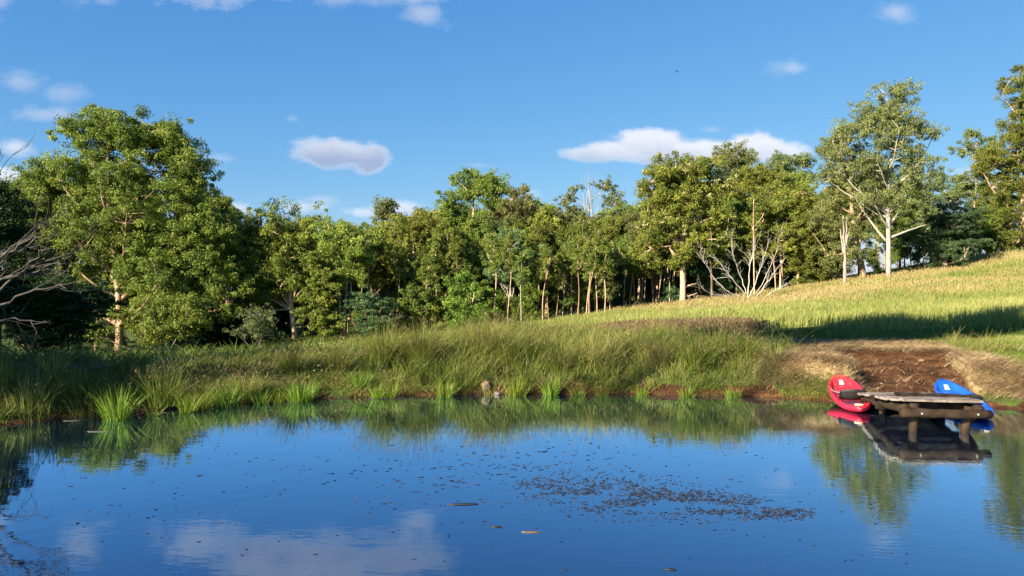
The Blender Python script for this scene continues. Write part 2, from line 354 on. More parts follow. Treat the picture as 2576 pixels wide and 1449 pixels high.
go = gm.build('ground', m); tag(go, kind='structure')
sd = outd(Xg, Yg); cmk = cutmask(Xg, Yg)
soilw = np.maximum(sst(.5, .1, sd + .5 * fbm(Xg, Yg, 1.2, 51)), cmk)
path1 = np.exp(-((Xg - X(885, 33)) ** 2 / 1.2 + (Yg - 30) ** 2 / 9)) + np.exp(-((Xg - X(1140, 20.5)) ** 2 / .25 + (Yg - 20.6) ** 2 / .4))
soilw = np.maximum(soilw, np.clip(path1 * 1.3, 0, 1) * .8)
straww = sst(3.4, 2.0, np.abs(Xg - 9.4)) * sst(.4, 1, sd) * sst(23.8, 22.8, Yg) + .75 * sst(.05, .3, fbm(Xg, Yg * 2.2, 5.0, 61)) * sst(5, 9, Xg) * sst(21, 22, Yg) * sst(33, 29, Yg)
for nm, arr in (('soil', soilw), ('straw', np.clip(straww, 0, 1))):
    a = go.data.attributes.new(nm, 'FLOAT', 'POINT'); a.data.foreach_set('value', arr.ravel().astype(np.float32))

# water sheet
m, t, o = mat('water')
tc = t.node('ShaderNodeTexCoord').outputs['Object']
na = t.node('ShaderNodeTexNoise', {'Vector': t.vmath('MULTIPLY', tc, (1.0, 2.2, 1)).outputs[0], 'Scale': 1.6, 'Detail': 3.0}).outputs[0]
nb = t.node('ShaderNodeTexNoise', {'Vector': t.vmath('MULTIPLY', tc, (1.0, 3.0, 1)).outputs[0], 'Scale': 5.0, 'Detail': 2.0, 'Roughness': .5}).outputs[0]
sx = t.node('ShaderNodeSeparateXYZ', {0: tc})
rough_zone = t.node('ShaderNodeMapRange', {'Value': t.math('MULTIPLY_ADD', sx.outputs[1], -.25, sx.outputs[0]), 1: -1.0, 2: 5.0, 3: .25, 4: 1.0}).outputs[0]
hgt = t.math('MULTIPLY_ADD', t.math('MULTIPLY', nb, rough_zone), .55, t.math('MULTIPLY', na, .5))
bp = t.node('ShaderNodeBump', {'Height': hgt, 'Strength': .4, 'Distance': .006})
fr = t.node('ShaderNodeFresnel', {'IOR': 1.45, 'Normal': bp.outputs[0]}).outputs[0]
fac = t.node('ShaderNodeMapRange', {'Value': fr, 1: .1, 2: .3, 3: .25, 4: .86}).outputs[0]
df = t.node('ShaderNodeBsdfDiffuse', {'Color': (.004, .011, .04, 1)})
gl = t.node('ShaderNodeBsdfGlossy', {'Color': (.76, .9, 1.0, 1), 'Roughness': .002, 'Normal': bp.outputs[0]})
mx = t.node('ShaderNodeMixShader', {0: fac, 1: df.outputs[0], 2: gl.outputs[0]})
t.l.new(mx.outputs[0], o.inputs[0]); M['water'] = m
wm = MB(); wx = np.linspace(-15, 19, 120); wy = ysh(wx) + .5; nw = len(wx)
wm.add(np.concatenate([np.stack([wx, 0 * wx + 1.5, 0 * wx], -1), np.stack([wx, wy, 0 * wx], -1)]), [(k, k + 1, nw + k + 1, nw + k) for k in range(nw - 1)])
tag(wm.build('water', m), kind='structure')

# ------------------------------------------------------------------ trees
def puff_leaves(mb, rng, c, r, n, L, W, tint, flat=.62, droop=.5, shell=.45):
    """one clump of leaves round c"""
    d = unit(rng.normal(size=(n, 3)))
    rad = rng.uniform(0, 1, n) ** shell
    pos = c + d * rad[:, None] * np.array([r, r, r * flat])
    nrm = unit(d * .7 + rng.normal(size=(n, 3)) * .75 + np.array([0, 0, .25]))
    ax = rng.normal(size=(n, 3)) * .8 + d * .3 + np.array([0, 0, -droop])
    leaves(mb, pos, ax, nrm, L * rng.uniform(.7, 1.3, n), W * rng.uniform(.7, 1.3, n), np.clip(tint + rng.normal(0, .17, n), 0, 1))

LN = 1.9      # leaf count factor
def grow(rng, trunk, r0, puffs, pr, nleaf, L, W, first=.35, nlimb=7, limb_r=.4, droop=.6, flat=.72, crown=True, twig=.03, sparse=None, shell=.45, tintb=.45, bare=()):
    """trunk: polyline (n,3); puffs (k,3). returns trunk MB, crown MB"""
    tm = MB(); cm = MB()
    trunk = np.asarray(trunk, float); n = len(trunk)
    tr = r0 * np.linspace(1, .22, n) ** 1.0; tr[0] *= 1.25
    tube(tm, trunk, tr, 8, .5, .07, rng)
    puffs = np.asarray(puffs, float)
    tz = trunk[:, 2]
    order = rng.permutation(len(puffs))
    nodes = []
    def on_trunk(z):
        z = np.clip(z, tz[0] + first * (tz[-1] - tz[0]), tz[-1] * .995)
        return np.array([np.interp(z, tz, trunk[:, 0]), np.interp(z, tz, trunk[:, 1]), z]), np.interp(z, tz, tr)
    segs = []
    # spread limbs: farthest-point choice
    chosen = [order[0]]
    while len(chosen) < min(nlimb, len(puffs)):
        dd = np.min(np.linalg.norm(puffs[:, None] - puffs[chosen][None], axis=2), axis=1)
        chosen.append(int(np.argmax(dd * rng.uniform(.7, 1, len(puffs)))))
    for k in chosen:
        e = puffs[k]; hd = np.hypot(e[0] - np.interp(e[2], tz, trunk[:, 0]), e[1] - np.interp(e[2], tz, trunk[:, 1]))
        a, ra = on_trunk(e[2] - hd * rng.uniform(.7, 1.3) - .3)
        c = a + (e - a) * np.array([.55, .55, .3]) + rng.normal(0, .06, 3) * hd
        pts = bez(a, c, e, 8); pts[1:-1] += rng.normal(0, .035, (6, 3)) * (.4 + hd * .25)
        r1 = min(ra * .8, r0 * limb_r * rng.uniform(.7, 1.1))
        rr = np.linspace(r1, max(twig, r1 * .22), 8); tube(tm, pts, rr, 6, .5, cap=False)
        segs.append((pts, rr))
    ap = np.concatenate([s_[0][2:] for s_ in segs] + [trunk[int(n * first) + 1:]]); ar = np.concatenate([s_[1][2:] for s_ in segs] + [tr[int(n * first) + 1:]])
    for k in order:
        if k in chosen: continue
        e = puffs[k]
        d = np.linalg.norm(ap - e, axis=1) + np.maximum(0, ap[:, 2] - e[2] + .2) * 2
        j = int(np.argmin(d)); a = ap[j]
        c = (a + e) / 2 + rng.normal(0, .12, 3) * d[j] * .5 + np.array([0, 0, .05])
        r1 = max(twig, min(ar[j] * .6, .02 + d[j] * .02))
        tube(tm, bez(a, c, e, 5), np.linspace(r1, twig * .5, 5), 4, .5, cap=False)
    if crown:
        for k, e in enumerate(puffs):
            f = rng.uniform(.7, 1.35); t_ = np.clip(rng.normal(tintb, .15), .05, .95)
            # a few sub clumps per puff make a ragged outline
            for q in range(5):
                cc_ = e + rng.normal(0, .6, 3) * pr * np.array([1, 1, .75])
                nn = int(nleaf * LN * f / 5 * rng.uniform(.3, 1.7))
                if nn > 2: puff_leaves(cm, rng, cc_, pr * f * rng.uniform(.3, .8), nn, L * .68, W * .6, t_, flat, droop, shell)
    return tm, cm

def lobes_px(lobes, y, loc, rng, n, depth=.8):
    """puff centres spread through lobes given as photo outlines (U,V,rU,rV) standing at distance y; local coords"""
    wts = np.array([(a * b) ** .85 for _, _, a, b in lobes], float); wts /= wts.sum(); out = []
    for k in range(n):
        U, V, ru, rv = lobes[rng.choice(len(lobes), p=wts)]
        p = at(U, V, y); d = unit(rng.normal(size=3)); r = rng.uniform(0, 1) ** .42
        rx = ru / F * y; rz = rv / F * y
        out.append([p.x + d[0] * r * rx - loc[0], d[1] * r * max(rx, rz * .5) * depth, p.z + d[2] * r * rz - loc[2]])
    return np.array(out)

def auto_lobes(U1, U2, Vt, Vb, rng, k=7):
    cu, cv = (U1 + U2) / 2, (Vt + Vb) / 2; w_, h_ = (U2 - U1) / 2, (Vb - Vt) / 2
    L_ = [(cu + rng.uniform(-.2, .2) * w_, Vt + h_ * .42, w_ * .55, h_ * .42)]
    for i_ in range(k):
        t_ = (i_ + .5) / k; sgn = -1 if i_ % 2 else 1
        L_.append((cu + sgn * w_ * rng.uniform(.25, .6), Vt + 2 * h_ * (.22 + .68 * t_), w_ * rng.uniform(.35, .55), h_ * rng.uniform(.18, .3)))
    return L_

def trunk_line(loc, top, rng, n=12, bend=.04, via=None):
    H = top[2]
    t_ = np.linspace(0, 1, n)
    P = np.stack([top[0] * t_ ** 1.2, top[1] * t_, H * t_], -1)
    ph = rng.uniform(0, 6, 4)
    P[:, 0] += H * bend * np.sin(t_ * 5 + ph[0]) * t_; P[:, 1] += H * bend * np.sin(t_ * 4 + ph[1]) * t_
    P[0, 2] = -.25
    return P

def kf(U): return float(np.interp(U, [560, 742, 870, 1110, 1290, 1480, 1717, 1963, 2125, 2233, 2373, 2572], [2.75, 2.25, 2.2, 2.05, 2.0, 1.88, 1.74, 1.64, 1.42, 1.38, 1.37, 1.33]))
def tree(seed, label, U, y, lobes, leafm, barkm, r0=.16, np_=60, pr=.7, nl=170, L=.3, W=.11, name='gum_tree', cat='tree', group=None, topU=None, forks=None, blossoms=0, kk=None, **kw):
    q_ = (kf(U) if kk is None else kk); y *= q_; r0 *= q_; pr *= q_; L *= q_; W *= q_; kw['twig'] = kw.get('twig', .03) * q_
    rng = np.random.default_rng(seed)
    x = X(U, y, 800); z = G(x, y); loc = (x, y, z)
    Vt = min(l[1] - l[3] for l in lobes); topU = topU if topU is not None else lobes[0][0]
    top = at(topU, Vt, y) - Vector(loc)
    root = empty(name, loc); tag(root, label, cat, group)
    tl = trunk_line(loc, (top.x, top.y, top.z * .93), rng)
    pf = lobes_px(lobes, y, loc, rng, np_)
    tm, cm = grow(rng, tl, r0, pf, pr, nl, L, W, **kw)
    for (fu, fv, vu, vv2, rr) in (forks or []):     # extra stems: from (fu,fv) up to (vu,vv2)
        a = at(fu, fv, y) - Vector(loc); b = at(vu, vv2, y) - Vector(loc)
        rr = rr * q_; c = (a + b) / 2 + Vector((rng.normal(0, .1), rng.normal(0, .3), rng.normal(0, .1))) * q_
        P = bez(np.array(a), np.array(c), np.array(b), 9); P[1:-1] += rng.normal(0, .03, (7, 3)); tube(tm, P, np.linspace(rr, rr * .3, 9), 6, .5, .05, rng)
    tm.build('trunk', M[barkm], root)
    if cm.n: cm.build('crown', M[leafm], root, smooth=False)
    if blossoms:
        bm = MB()
        for e in pf[rng.permutation(len(pf))[:blossoms]]:
            for q in range(3):
                puff_leaves(bm, rng, e + np.array([rng.normal(0, pr * .5), -abs(rng.normal(pr * .5, pr * .3)), pr * rng.uniform(-.1, .6)]), pr * .33, 26, L * .45, L * .4, .5, .7, 0)
        bm.build('blossom', M['flower'], root, smooth=False)
    return root

# ------------------------------------------------------------------ the trees one can tell apart
# big tree on the left
tree(11, 'biggest tree on the left bank, wide domed crown over a pale peeling orange trunk', 298, 30.5,
     [(280,330,110,50),(350,335,90,45),(410,375,90,75),(470,410,50,50),(190,430,100,70),(330,500,170,110),(110,480,80,80),(478,440,46,74),(490,560,90,90),(280,630,160,90),(430,690,130,80),(135,590,90,75),(390,780,85,55),(540,640,60,90),(560,740,50,60),(190,325,50,24),(75,600,50,110),(450,800,90,50)],
     'green', 'bark_orange', r0=.17, np_=600, pr=.46, nl=215, L=.17, W=.07, kk=2.95, first=.16, nlimb=22, limb_r=.55, topU=290,
     name='paperbark_tree', forks=[(300,760,330,540,.095),(298,720,262,560,.08),(300,660,352,480,.07),(300,800,370,745,.045)], twig=.018, droop=.25)
# dark trees at far left
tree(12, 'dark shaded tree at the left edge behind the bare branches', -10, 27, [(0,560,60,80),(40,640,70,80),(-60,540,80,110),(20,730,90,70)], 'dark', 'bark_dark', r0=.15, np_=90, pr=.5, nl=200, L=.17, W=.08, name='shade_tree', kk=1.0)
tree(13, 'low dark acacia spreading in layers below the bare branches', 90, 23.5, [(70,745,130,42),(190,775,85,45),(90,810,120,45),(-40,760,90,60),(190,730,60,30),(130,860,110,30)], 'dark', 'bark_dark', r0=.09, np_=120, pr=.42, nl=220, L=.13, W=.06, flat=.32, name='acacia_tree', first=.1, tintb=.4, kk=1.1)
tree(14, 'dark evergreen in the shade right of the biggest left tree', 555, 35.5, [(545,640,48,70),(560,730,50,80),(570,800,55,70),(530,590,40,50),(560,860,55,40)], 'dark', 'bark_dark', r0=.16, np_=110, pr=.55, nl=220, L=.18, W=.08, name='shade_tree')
# forest edge, left to right
tree(15, 'pale leaning forked gum, first of the forest edge right of the dark evergreen', 742, 42,
     [(700,560,95,36),(650,620,65,60),(740,620,80,60),(670,700,55,60),(760,700,50,40),(700,680,70,60),(650,760,38,50),(790,560,35,30),(610,600,30,40)], 'green', 'bark', r0=.16, np_=150, pr=.58, nl=190, L=.22, W=.085,
     name='gum_tree', first=.25, nlimb=12, forks=[(736,790,708,690,.1),(738,760,752,700,.08)], topU=705, tintb=.55)
tree(16, 'bright green leafy sapling tree beside the triple trunk', 815, 38.5, [(815,720,42,40),(810,775,40,45),(820,820,42,30),(820,690,28,22),(800,660,20,25)], 'bright', 'bark_dark', r0=.06, np_=55, pr=.42, nl=180, L=.2, W=.1, name='sapling', first=.1, flat=.5, twig=.02)
tree(17, 'gum with three slender trunks standing close together', 866, 40, [(870,620,70,48),(840,580,45,30),(900,600,50,45),(860,680,60,30),(830,650,40,40)], 'olive', 'bark', r0=.09, np_=70, pr=.5, nl=180, L=.22, W=.085, name='gum_tree', first=.5,
     forks=[(860,868,850,640,.07),(872,868,884,640,.075)], topU=866, tintb=.6)
tree(18, 'blue green acacia with feathery foliage low at the forest edge', 930, 39.5, [(925,760,52,32),(900,790,40,30),(950,790,50,35),(920,820,60,28)], 'blue', 'bark_dark', r0=.07, np_=50, pr=.42, nl=190, L=.17, W=.07, flat=.4, name='acacia_tree', first=.2)
tree(19, 'yellow green gum with a bare pale limb reaching left', 950, 46, [(920,600,62,34),(960,580,50,30),(900,650,50,34),(980,640,45,40),(940,690,60,30)], 'olive', 'bark', r0=.13, np_=80, pr=.5, nl=180, L=.24, W=.09, forks=[(950,690,890,640,.07)], tintb=.65)
tree(20, 'wispy grey topped gum rising just above the skyline', 985, 58, [(975,540,26,34),(965,525,18,20),(990,580,36,30)], 'grey', 'bark', r0=.12, np_=40, pr=.5, nl=90, L=.3, W=.1, droop=1.2)
tree(21, 'gum whose pale trunk forks into twin white stems half way up', 1040, 46, [(1030,590,50,30),(1070,580,45,35),(1010,650,40,35),(1075,660,40,40),(1050,560,40,25),(1045,740,40,25)], 'olive', 'bark_white', r0=.1, np_=80, pr=.5, nl=170, L=.24, W=.09, forks=[(1040,740,1052,640,.06)], tintb=.6)
tree(22, 'dark green bushy tree beneath the twin white stems', 1050, 42.5, [(1050,740,48,26),(1030,770,40,30),(1075,770,36,30),(1050,800,45,28)], 'green', 'bark_dark', r0=.07, np_=48, pr=.42, nl=170, L=.2, W=.09, name='bushy_tree', first=.15, tintb=.3)
tree(23, 'tallest tree in the middle of the forest, green crown with three peaks', 1180, 52,
     [(1175,470,32,44),(1215,465,36,38),(1150,500,38,30),(1235,490,25,40),(1150,570,52,60),(1200,580,50,60),(1120,540,34,40),(1160,650,60,40),(1125,500,18,20)], 'green', 'bark', r0=.2, np_=150, pr=.6, nl=170, L=.26, W=.1, nlimb=16, limb_r=.5, topU=1180, droop=.8,
     forks=[(1165,720,1140,600,.08),(1170,730,1175,600,.08),(1175,720,1205,600,.08)])
tree(24, 'bright green tree leafy to the ground below the three peaked crown', 1180, 43.5, [(1180,740,48,34),(1160,780,44,34),(1200,780,44,36),(1175,815,48,25),(1170,710,30,22)], 'bright', 'bark', r0=.07, np_=70, pr=.45, nl=180, L=.22, W=.1, name='bushy_tree', first=.1, tintb=.35)
tree(25, 'rounded brown olive gum right of the tallest middle tree', 1290, 59, [(1295,520,58,34),(1260,560,45,40),(1330,540,42,36),(1290,590,60,40),(1300,480,24,14)], 'brown', 'bark', r0=.18, np_=100, pr=.62, nl=180, L=.28, W=.11, tintb=.5)
tree(26, 'grey green gum with a fan of pale forked stems below its crown', 1292, 46.5, [(1280,620,42,34),(1250,680,45,40),(1310,680,40,34),(1285,650,40,30),(1335,660,30,30)], 'blue', 'bark_white', r0=.09, np_=80, pr=.48, nl=180, L=.24, W=.09, first=.45,
     forks=[(1290,800,1268,690,.05),(1286,780,1300,690,.05),(1280,750,1250,700,.035)], tintb=.75)
tree(27, 'bushy green tree filling the gap right of the fan stemmed gum', 1335, 45.5, [(1330,730,34,30),(1320,770,36,32),(1340,790,34,28),(1240,760,30,34)], 'bright', 'bark', r0=.06, np_=50, pr=.42, nl=170, L=.22, W=.1, name='bushy_tree', first=.1, tintb=.3)
tree(28, 'narrow yellow olive gum with a slim orange trunk', 1370, 50, [(1365,570,36,30),(1360,620,46,36),(1385,650,42,28),(1350,670,34,26),(1375,545,22,18)], 'olive', 'bark_orange', r0=.1, np_=80, pr=.48, nl=180, L=.25, W=.095, first=.4, tintb=.7)
tree(29, 'small round topped green tree on a thin straight trunk', 1432, 49.5, [(1425,720,30,22),(1440,750,28,26),(1415,745,24,24)], 'bright', 'bark', r0=.06, np_=34, pr=.42, nl=160, L=.22, W=.1, first=.4, tintb=.35)
tree(30, 'straight bare trunked gum with pinkish cream blossom in front of the dead topped tree', 1480, 48.5, [(1475,620,55,32),(1450,660,45,36),(1510,650,38,36),(1480,700,52,36),(1440,720,30,24),(1520,720,30,30)], 'brown', 'bark', r0=.12, np_=100, pr=.5, nl=175, L=.24, W=.1, first=.45, blossoms=6, name='flowering_gum_tree', tintb=.6)
tree(31, 'half dead gum whose bare grey branches spray above the skyline', 1490, 60, [(1420,500,16,22),(1440,530,30,20),(1520,480,30,24),(1550,505,22,20),(1445,480,16,14),(1470,560,60,30),(1540,560,34,30),(1430,570,30,34)], 'grey', 'dead', r0=.17, np_=100, pr=.42, nl=80, L=.26, W=.1, topU=1490, nlimb=14, limb_r=.45, first=.3,
     forks=[(1480,620,1480,432,0.051),(1484,620,1500,436,0.044),(1478,600,1462,450,0.040),(1476,610,1440,480,0.040),(1486,620,1530,470,0.040),(1486,610,1516,445,0.034),(1472,620,1418,500,0.034),(1490,600,1556,500,0.034),(1482,560,1490,440,0.028),(1478,560,1470,440,0.028)], twig=.03, name='dying_gum_tree')
tree(32, 'mid green gum left of the big blossoming gum, against the dark forest interior', 1580, 60, [(1580,540,45,30),(1555,600,40,45),(1600,620,42,50),(1575,680,45,30)], 'olive', 'bark_dark', r0=.15, np_=95, pr=.6, nl=170, L=.28, W=.1, tintb=.5)
tree(33, 'big blossoming gum on the grass edge with a thick pale trunk and cut side limbs', 1717, 51.5,
     [(1690,430,75,30),(1760,430,60,34),(1650,480,50,50),(1740,500,75,50),(1670,560,70,50),(1790,560,55,50),(1740,600,70,40),(1640,620,38,34),(1820,480,34,40),(1700,650,34,18),(1650,660,30,24)], 'olive', 'bark', r0=.23, np_=230, pr=.58, nl=180, L=.25, W=.105,
     nlimb=18, limb_r=.45, first=.45, topU=1725, blossoms=48, name='flowering_gum_tree', tintb=.6,
     forks=[(1720,722,1752,712,.06),(1720,745,1754,736,.06),(1717,650,1680,600,.12)])
tree(34, 'thin crowned gum showing above the canopy in front of the white cloud', 1845, 72, [(1845,390,44,34),(1825,410,26,24),(1870,405,26,28),(1845,440,40,30)], 'grey', 'bark_white', r0=.15, np_=70, pr=.6, nl=100, L=.32, W=.11, droop=1.0, first=.6)
tree(35, 'rounded vivid green tree top between the blossoming gums', 1920, 66, [(1910,445,60,32),(1950,470,48,30),(1880,470,40,40),(1850,540,60,60),(1820,560,50,80)], 'green', 'bark_dark', r0=.18, np_=130, pr=.62, nl=190, L=.28, W=.11, tintb=.65)
tree(36, 'second blossoming gum on a slim trunk behind the bare white shrub', 1963, 56, [(1960,510,80,40),(1910,560,50,50),(2010,550,45,50),(1960,600,80,40),(1890,620,40,30),(2020,620,44,40)], 'olive', 'bark', r0=.15, np_=150, pr=.58, nl=180, L=.26, W=.105, first=.45, blossoms=30, name='flowering_gum_tree', tintb=.6, nlimb=12)
tree(37, 'dark feathery gum top standing back between the green tree top and the tall white gum', 1990, 80, [(1985,405,48,18),(1960,420,24,20),(2020,410,34,22),(2000,440,50,26)], 'grey', 'bark_dark', r0=.2, np_=60, pr=.65, nl=120, L=.34, W=.12, tintb=.25)
tree(38, 'brown green gum with a rough orange trunk left of the tall white gum', 2172, 62.5, [(2110,450,50,50),(2150,430,40,60),(2080,540,50,70),(2150,560,60,60),(2190,500,45,60),(2100,380,40,40),(2110,640,60,40)], 'brown', 'bark_orange', r0=.26, np_=190, pr=.62, nl=150, L=.28, W=.1, nlimb=16, first=.25, droop=.9, forks=[(2170,640,2130,580,.08),(2172,630,2215,590,.07)])
tree(39, 'tallest white gum on the slope, straight chalky trunk under a high domed crown', 2233, 60.5,
     [(2240,250,62,46),(2180,300,62,44),(2290,330,60,56),(2230,330,90,60),(2130,350,50,44),(2220,410,100,44),(2310,420,44,36),(2280,470,55,34),(2150,430,60,40),(2200,500,80,40)], 'grey', 'bark_white', r0=.2, np_=250, pr=.62, nl=130, L=.28, W=.095, nlimb=20, limb_r=.42, first=.28, topU=2238, droop=1.1, tintb=.55, name='white_gum_tree',
     forks=[(2231,610,2150,500,.12),(2232,560,2190,450,.1),(2234,600,2330,565,.1),(2234,570,2275,500,.1),(2232,520,2225,400,.12),(2150,500,2080,450,.06)])
tree(40, 'dense round dark green tree on a short trunk alone on the slope', 2373, 66, [(2400,555,64,44),(2370,600,50,44),(2425,600,48,48),(2395,640,60,32),(2360,640,40,28)], 'blue', 'bark', r0=.22, np_=150, pr=.6, nl=210, L=.25, W=.1, name='round_tree', first=.15, tintb=.35, flat=.5)
tree(41, 'gum standing back between the tall white gum and the round dark tree', 2340, 78, [(2345,450,26,30),(2330,500,40,34),(2300,540,46,40),(2350,540,40,30),(2300,600,50,40)], 'grey', 'bark', r0=.2, np_=90, pr=.65, nl=150, L=.32, W=.12, tintb=.3)
tree(42, 'grey green gum behind the round dark tree', 2440, 88, [(2440,450,50,30),(2400,490,50,26),(2470,500,40,40),(2440,340,14,14),(2430,375,24,18),(2480,380,30,40)], 'grey', 'bark', r0=.22, np_=110, pr=.65, nl=150, L=.34, W=.12, tintb=.35)
tree(43, 'huge gum cut off by the right edge of the view, tallest crown of all', 2572, 76,
     [(2570,260,55,100),(2540,380,60,80),(2600,400,80,120),(2510,450,50,60),(2560,520,70,70),(2490,410,34,30),(2540,600,60,30),(2640,300,70,130),(2490,560,44,40),(2480,610,40,24)], 'green', 'bark_orange', r0=.34, np_=300, pr=.75, nl=190, L=.32, W=.125, nlimb=22, first=.2, topU=2590, droop=.6, tintb=.5,
     forks=[(2525,640,2505,540,.15)])
tree(44, 'slim reddish trunked gum left of the huge right edge tree', 2462, 74, [(2465,560,40,34),(2440,590,34,30),(2490,600,34,28)], 'olive', 'bark_orange', r0=.17, np_=55, pr=.6, nl=140, L=.3, W=.12, first=.5)
tree(45, 'low dark shrub with reddish dying leaves at the foot of the forest', 1480, 51, [(1478,770,16,18)], 'rust', 'bark_dark', r0=.03, np_=10, pr=.35, nl=90, L=.2, W=.09, name='shrub', cat='shrub', first=.1)
tree(46, 'grey twiggy bush tangled beside the shaded bank left of the leaning gum', 655, 33, [(650,800,40,34),(640,830,44,26)], 'grey', 'dead_grey', r0=.05, np_=34, pr=.35, nl=55, L=.14, W=.05, name='shrub', cat='shrub', first=.05, tintb=.3, kk=1.6)
tree(47, 'shaded bushy tree with olive leaves at the foot of the biggest left tree', 400, 28.5, [(420,800,60,40),(460,790,55,40),(370,830,34,26),(225,830,28,26)], 'olive', 'bark_dark', r0=.06, np_=80, pr=.38, nl=150, L=.16, W=.07, name='bushy_tree', first=.05, tintb=.45, kk=2.95)
tree(48, 'bushy dark green tree at the grass edge between the forest and the big blossoming gum', 1790, 55, [(1790,690,46,36),(1780,650,50,30),(1830,700,40,34),(1690,735,24,22)], 'blue', 'bark_dark', r0=.09, np_=75, pr=.5, nl=180, L=.24, W=.1, name='bushy_tree', first=.1, tintb=.3)
tree(49, 'wide bushy olive tree shading the grass behind the dead pale trunk', 2050, 60, [(2040,640,56,50),(2080,600,46,40),(2020,690,44,26),(2090,670,40,30)], 'olive', 'bark_dark', r0=.13, np_=105, pr=.55, nl=170, L=.26, W=.1, name='bushy_tree', first=.1, tintb=.4)

# bare trees
def bare_tree(seed, name, label, U, y, stems, material, sub=6, r=.07, cat='tree', q_=1.0):
    y *= q_; rng = np.random.default_rng(seed); x = X(U, y, 800); z = G(x, y); loc = (x, y, z)
    root = empty(name, loc); tag(root, label, cat); tm = MB()
    for st in stems:
        P = np.array([np.array(at(u, v, y + dy * q_)) - loc for (u, v, dy) in st['p']])
        t_ = np.linspace(0, 1, len(P)); tt = np.linspace(0, 1, 14)
        Q = np.stack([np.interp(tt, t_, P[:, i_]) for i_ in range(3)], -1)
        Q[1:-1] = (Q[:-2] + Q[1:-1] * 2 + Q[2:]) / 4
        Q[1:] += rng.normal(0, .018, (13, 3)) * np.linalg.norm(P[-1] - P[0]) * .35
        r0 = st.get('r', r) * q_; rr = np.linspace(r0, r0 * .18, 14); tube(tm, Q, rr, 6, .5, .06, rng)
        for k in range(st.get('sub', sub)):
            j = rng.integers(4, 13); a = Q[j]; d = Q[min(j + 1, 13)] - Q[j - 1]; d = unit(d)
            ln = np.linalg.norm(P[-1] - P[0]) * rng.uniform(.12, .32)
            e = a + unit(d + rng.normal(0, .55, 3) + np.array([0, 0, st.get('up', .25)])) * ln
            B = bez(a, a + d * ln * .5, e, 7); B[1:] += rng.normal(0, .02, (6, 3)) * ln
            tube(tm, B, np.linspace(rr[j] * .6, r0 * .09, 7), 5, .5)
            for q in range(2):
                jj = rng.integers(2, 6); e2 = B[jj] + unit(B[6] - B[0] + rng.normal(0, .5, 3) * ln) * ln * rng.uniform(.3, .6)
                tube(tm, bez(B[jj], (B[jj] + e2) / 2 + rng.normal(0, .04, 3) * ln, e2, 4), np.linspace(r0 * .16, r0 * .06, 4), 4, .5)
    tm.build('trunk', M[material], root); return root
bare_tree(61, 'bare_tree', 'leafless white branching small tree on the grass, spreading from the ground', 1885, 45,
    [dict(p=[(1885,772,0),(1880,720,0),(1885,670,.3),(1896,640,.5),(1900,600,.5)], r=0.041), dict(p=[(1883,750,0),(1865,700,.2),(1845,640,-.4),(1838,600,-.4)], r=0.031),
     dict(p=[(1882,745,0),(1840,700,-.3),(1810,660,-.6),(1780,640,-.8)], r=0.031), dict(p=[(1882,752,0),(1840,748,-.5),(1790,742,-1),(1755,715,-1.4)], r=0.025),
     dict(p=[(1885,748,0),(1905,700,.3),(1920,650,.3),(1935,600,.3)], r=0.031), dict(p=[(1890,765,.3),(1915,730,.4),(1945,690,.4),(1975,650,.4)], r=0.031),
     dict(p=[(1895,765,.5),(1935,740,.6),(1960,725,.7),(1980,715,.7)], r=0.037), dict(p=[(1880,750,0),(1830,735,-.6),(1790,690,-1),(1765,650,-1.2)], r=0.037),
     dict(p=[(1890,760,.3),(1925,700,.5),(1950,640,.5),(1960,600,.5)], r=0.025)], 'dead_white', sub=12, q_=1.72)
bare_tree(62, 'dead_tree', 'dead pale trunk snapped off at the top, left of the orange trunked gum', 2125, 58,
    [dict(p=[(2126,718,0),(2124,660,0),(2122,600,0),(2120,545,0)], r=.16, sub=1), dict(p=[(2124,640,0),(2128,590,.1),(2128,545,.1)], r=.11, sub=0), dict(p=[(2122,640,0),(2114,590,0),(2112,575,0)], r=.09, sub=0), dict(p=[(2126,620,0),(2132,590,0),(2138,572,0)], r=.07, sub=0)], 'dead', q_=1.42)
bare_tree(63, 'dead_tree', 'tiny dead white tree beside the round dark tree on the slope', 2324, 66,
    [dict(p=[(2324,684,0),(2323,655,0),(2316,630,0)], r=.09, sub=4), dict(p=[(2323,655,0),(2334,635,0),(2338,620,0)], r=.06, sub=4)], 'dead', q_=1.37)
bare_tree(64, 'dead_tree', 'leafless grey tree whose bare branches reach in from the left edge', -230, 15.2,
    [dict(p=[(-230,1010,0),(-220,900,0),(-190,800,-.3),(-150,700,-.6)], r=0.090, sub=3),
     dict(p=[(-190,800,-.3),(-60,690,-1),(20,640,-1.2),(90,590,-1.3),(105,490,-1.4)], r=0.039, sub=5), dict(p=[(-190,760,-.3),(-60,700,-1),(40,640,-1.1),(120,570,-1.2),(200,510,-1.2)], r=0.028, sub=4),
     dict(p=[(-190,800,-.3),(-40,720,-1),(40,690,-1),(110,680,-1),(180,640,-1)], r=0.042, sub=5), dict(p=[(-200,880,0),(-60,780,-.8),(30,700,-1),(90,650,-1.1),(135,610,-1.2)], r=0.039, sub=5),
     dict(p=[(-200,860,0),(-20,780,-.8),(60,735,-1),(130,725,-1),(180,722,-1)], r=0.034, sub=4), dict(p=[(-200,900,0),(-60,810,-.8),(50,803,-1),(90,815,-1),(125,812,-1)], r=0.026, sub=3),
     dict(p=[(-180,790,-.3),(-80,620,-1),(-20,520,-1),(5,375,-1)], r=0.034, sub=3), dict(p=[(40,690,-1),(100,660,-1),(170,640,-1.1),(250,575,-1.3)], r=0.017, sub=3),
     dict(p=[(-150,760,-.6),(-20,660,-1.2),(60,600,-1.4),(150,590,-1.4)], r=0.026, sub=5)], 'dead_grey')

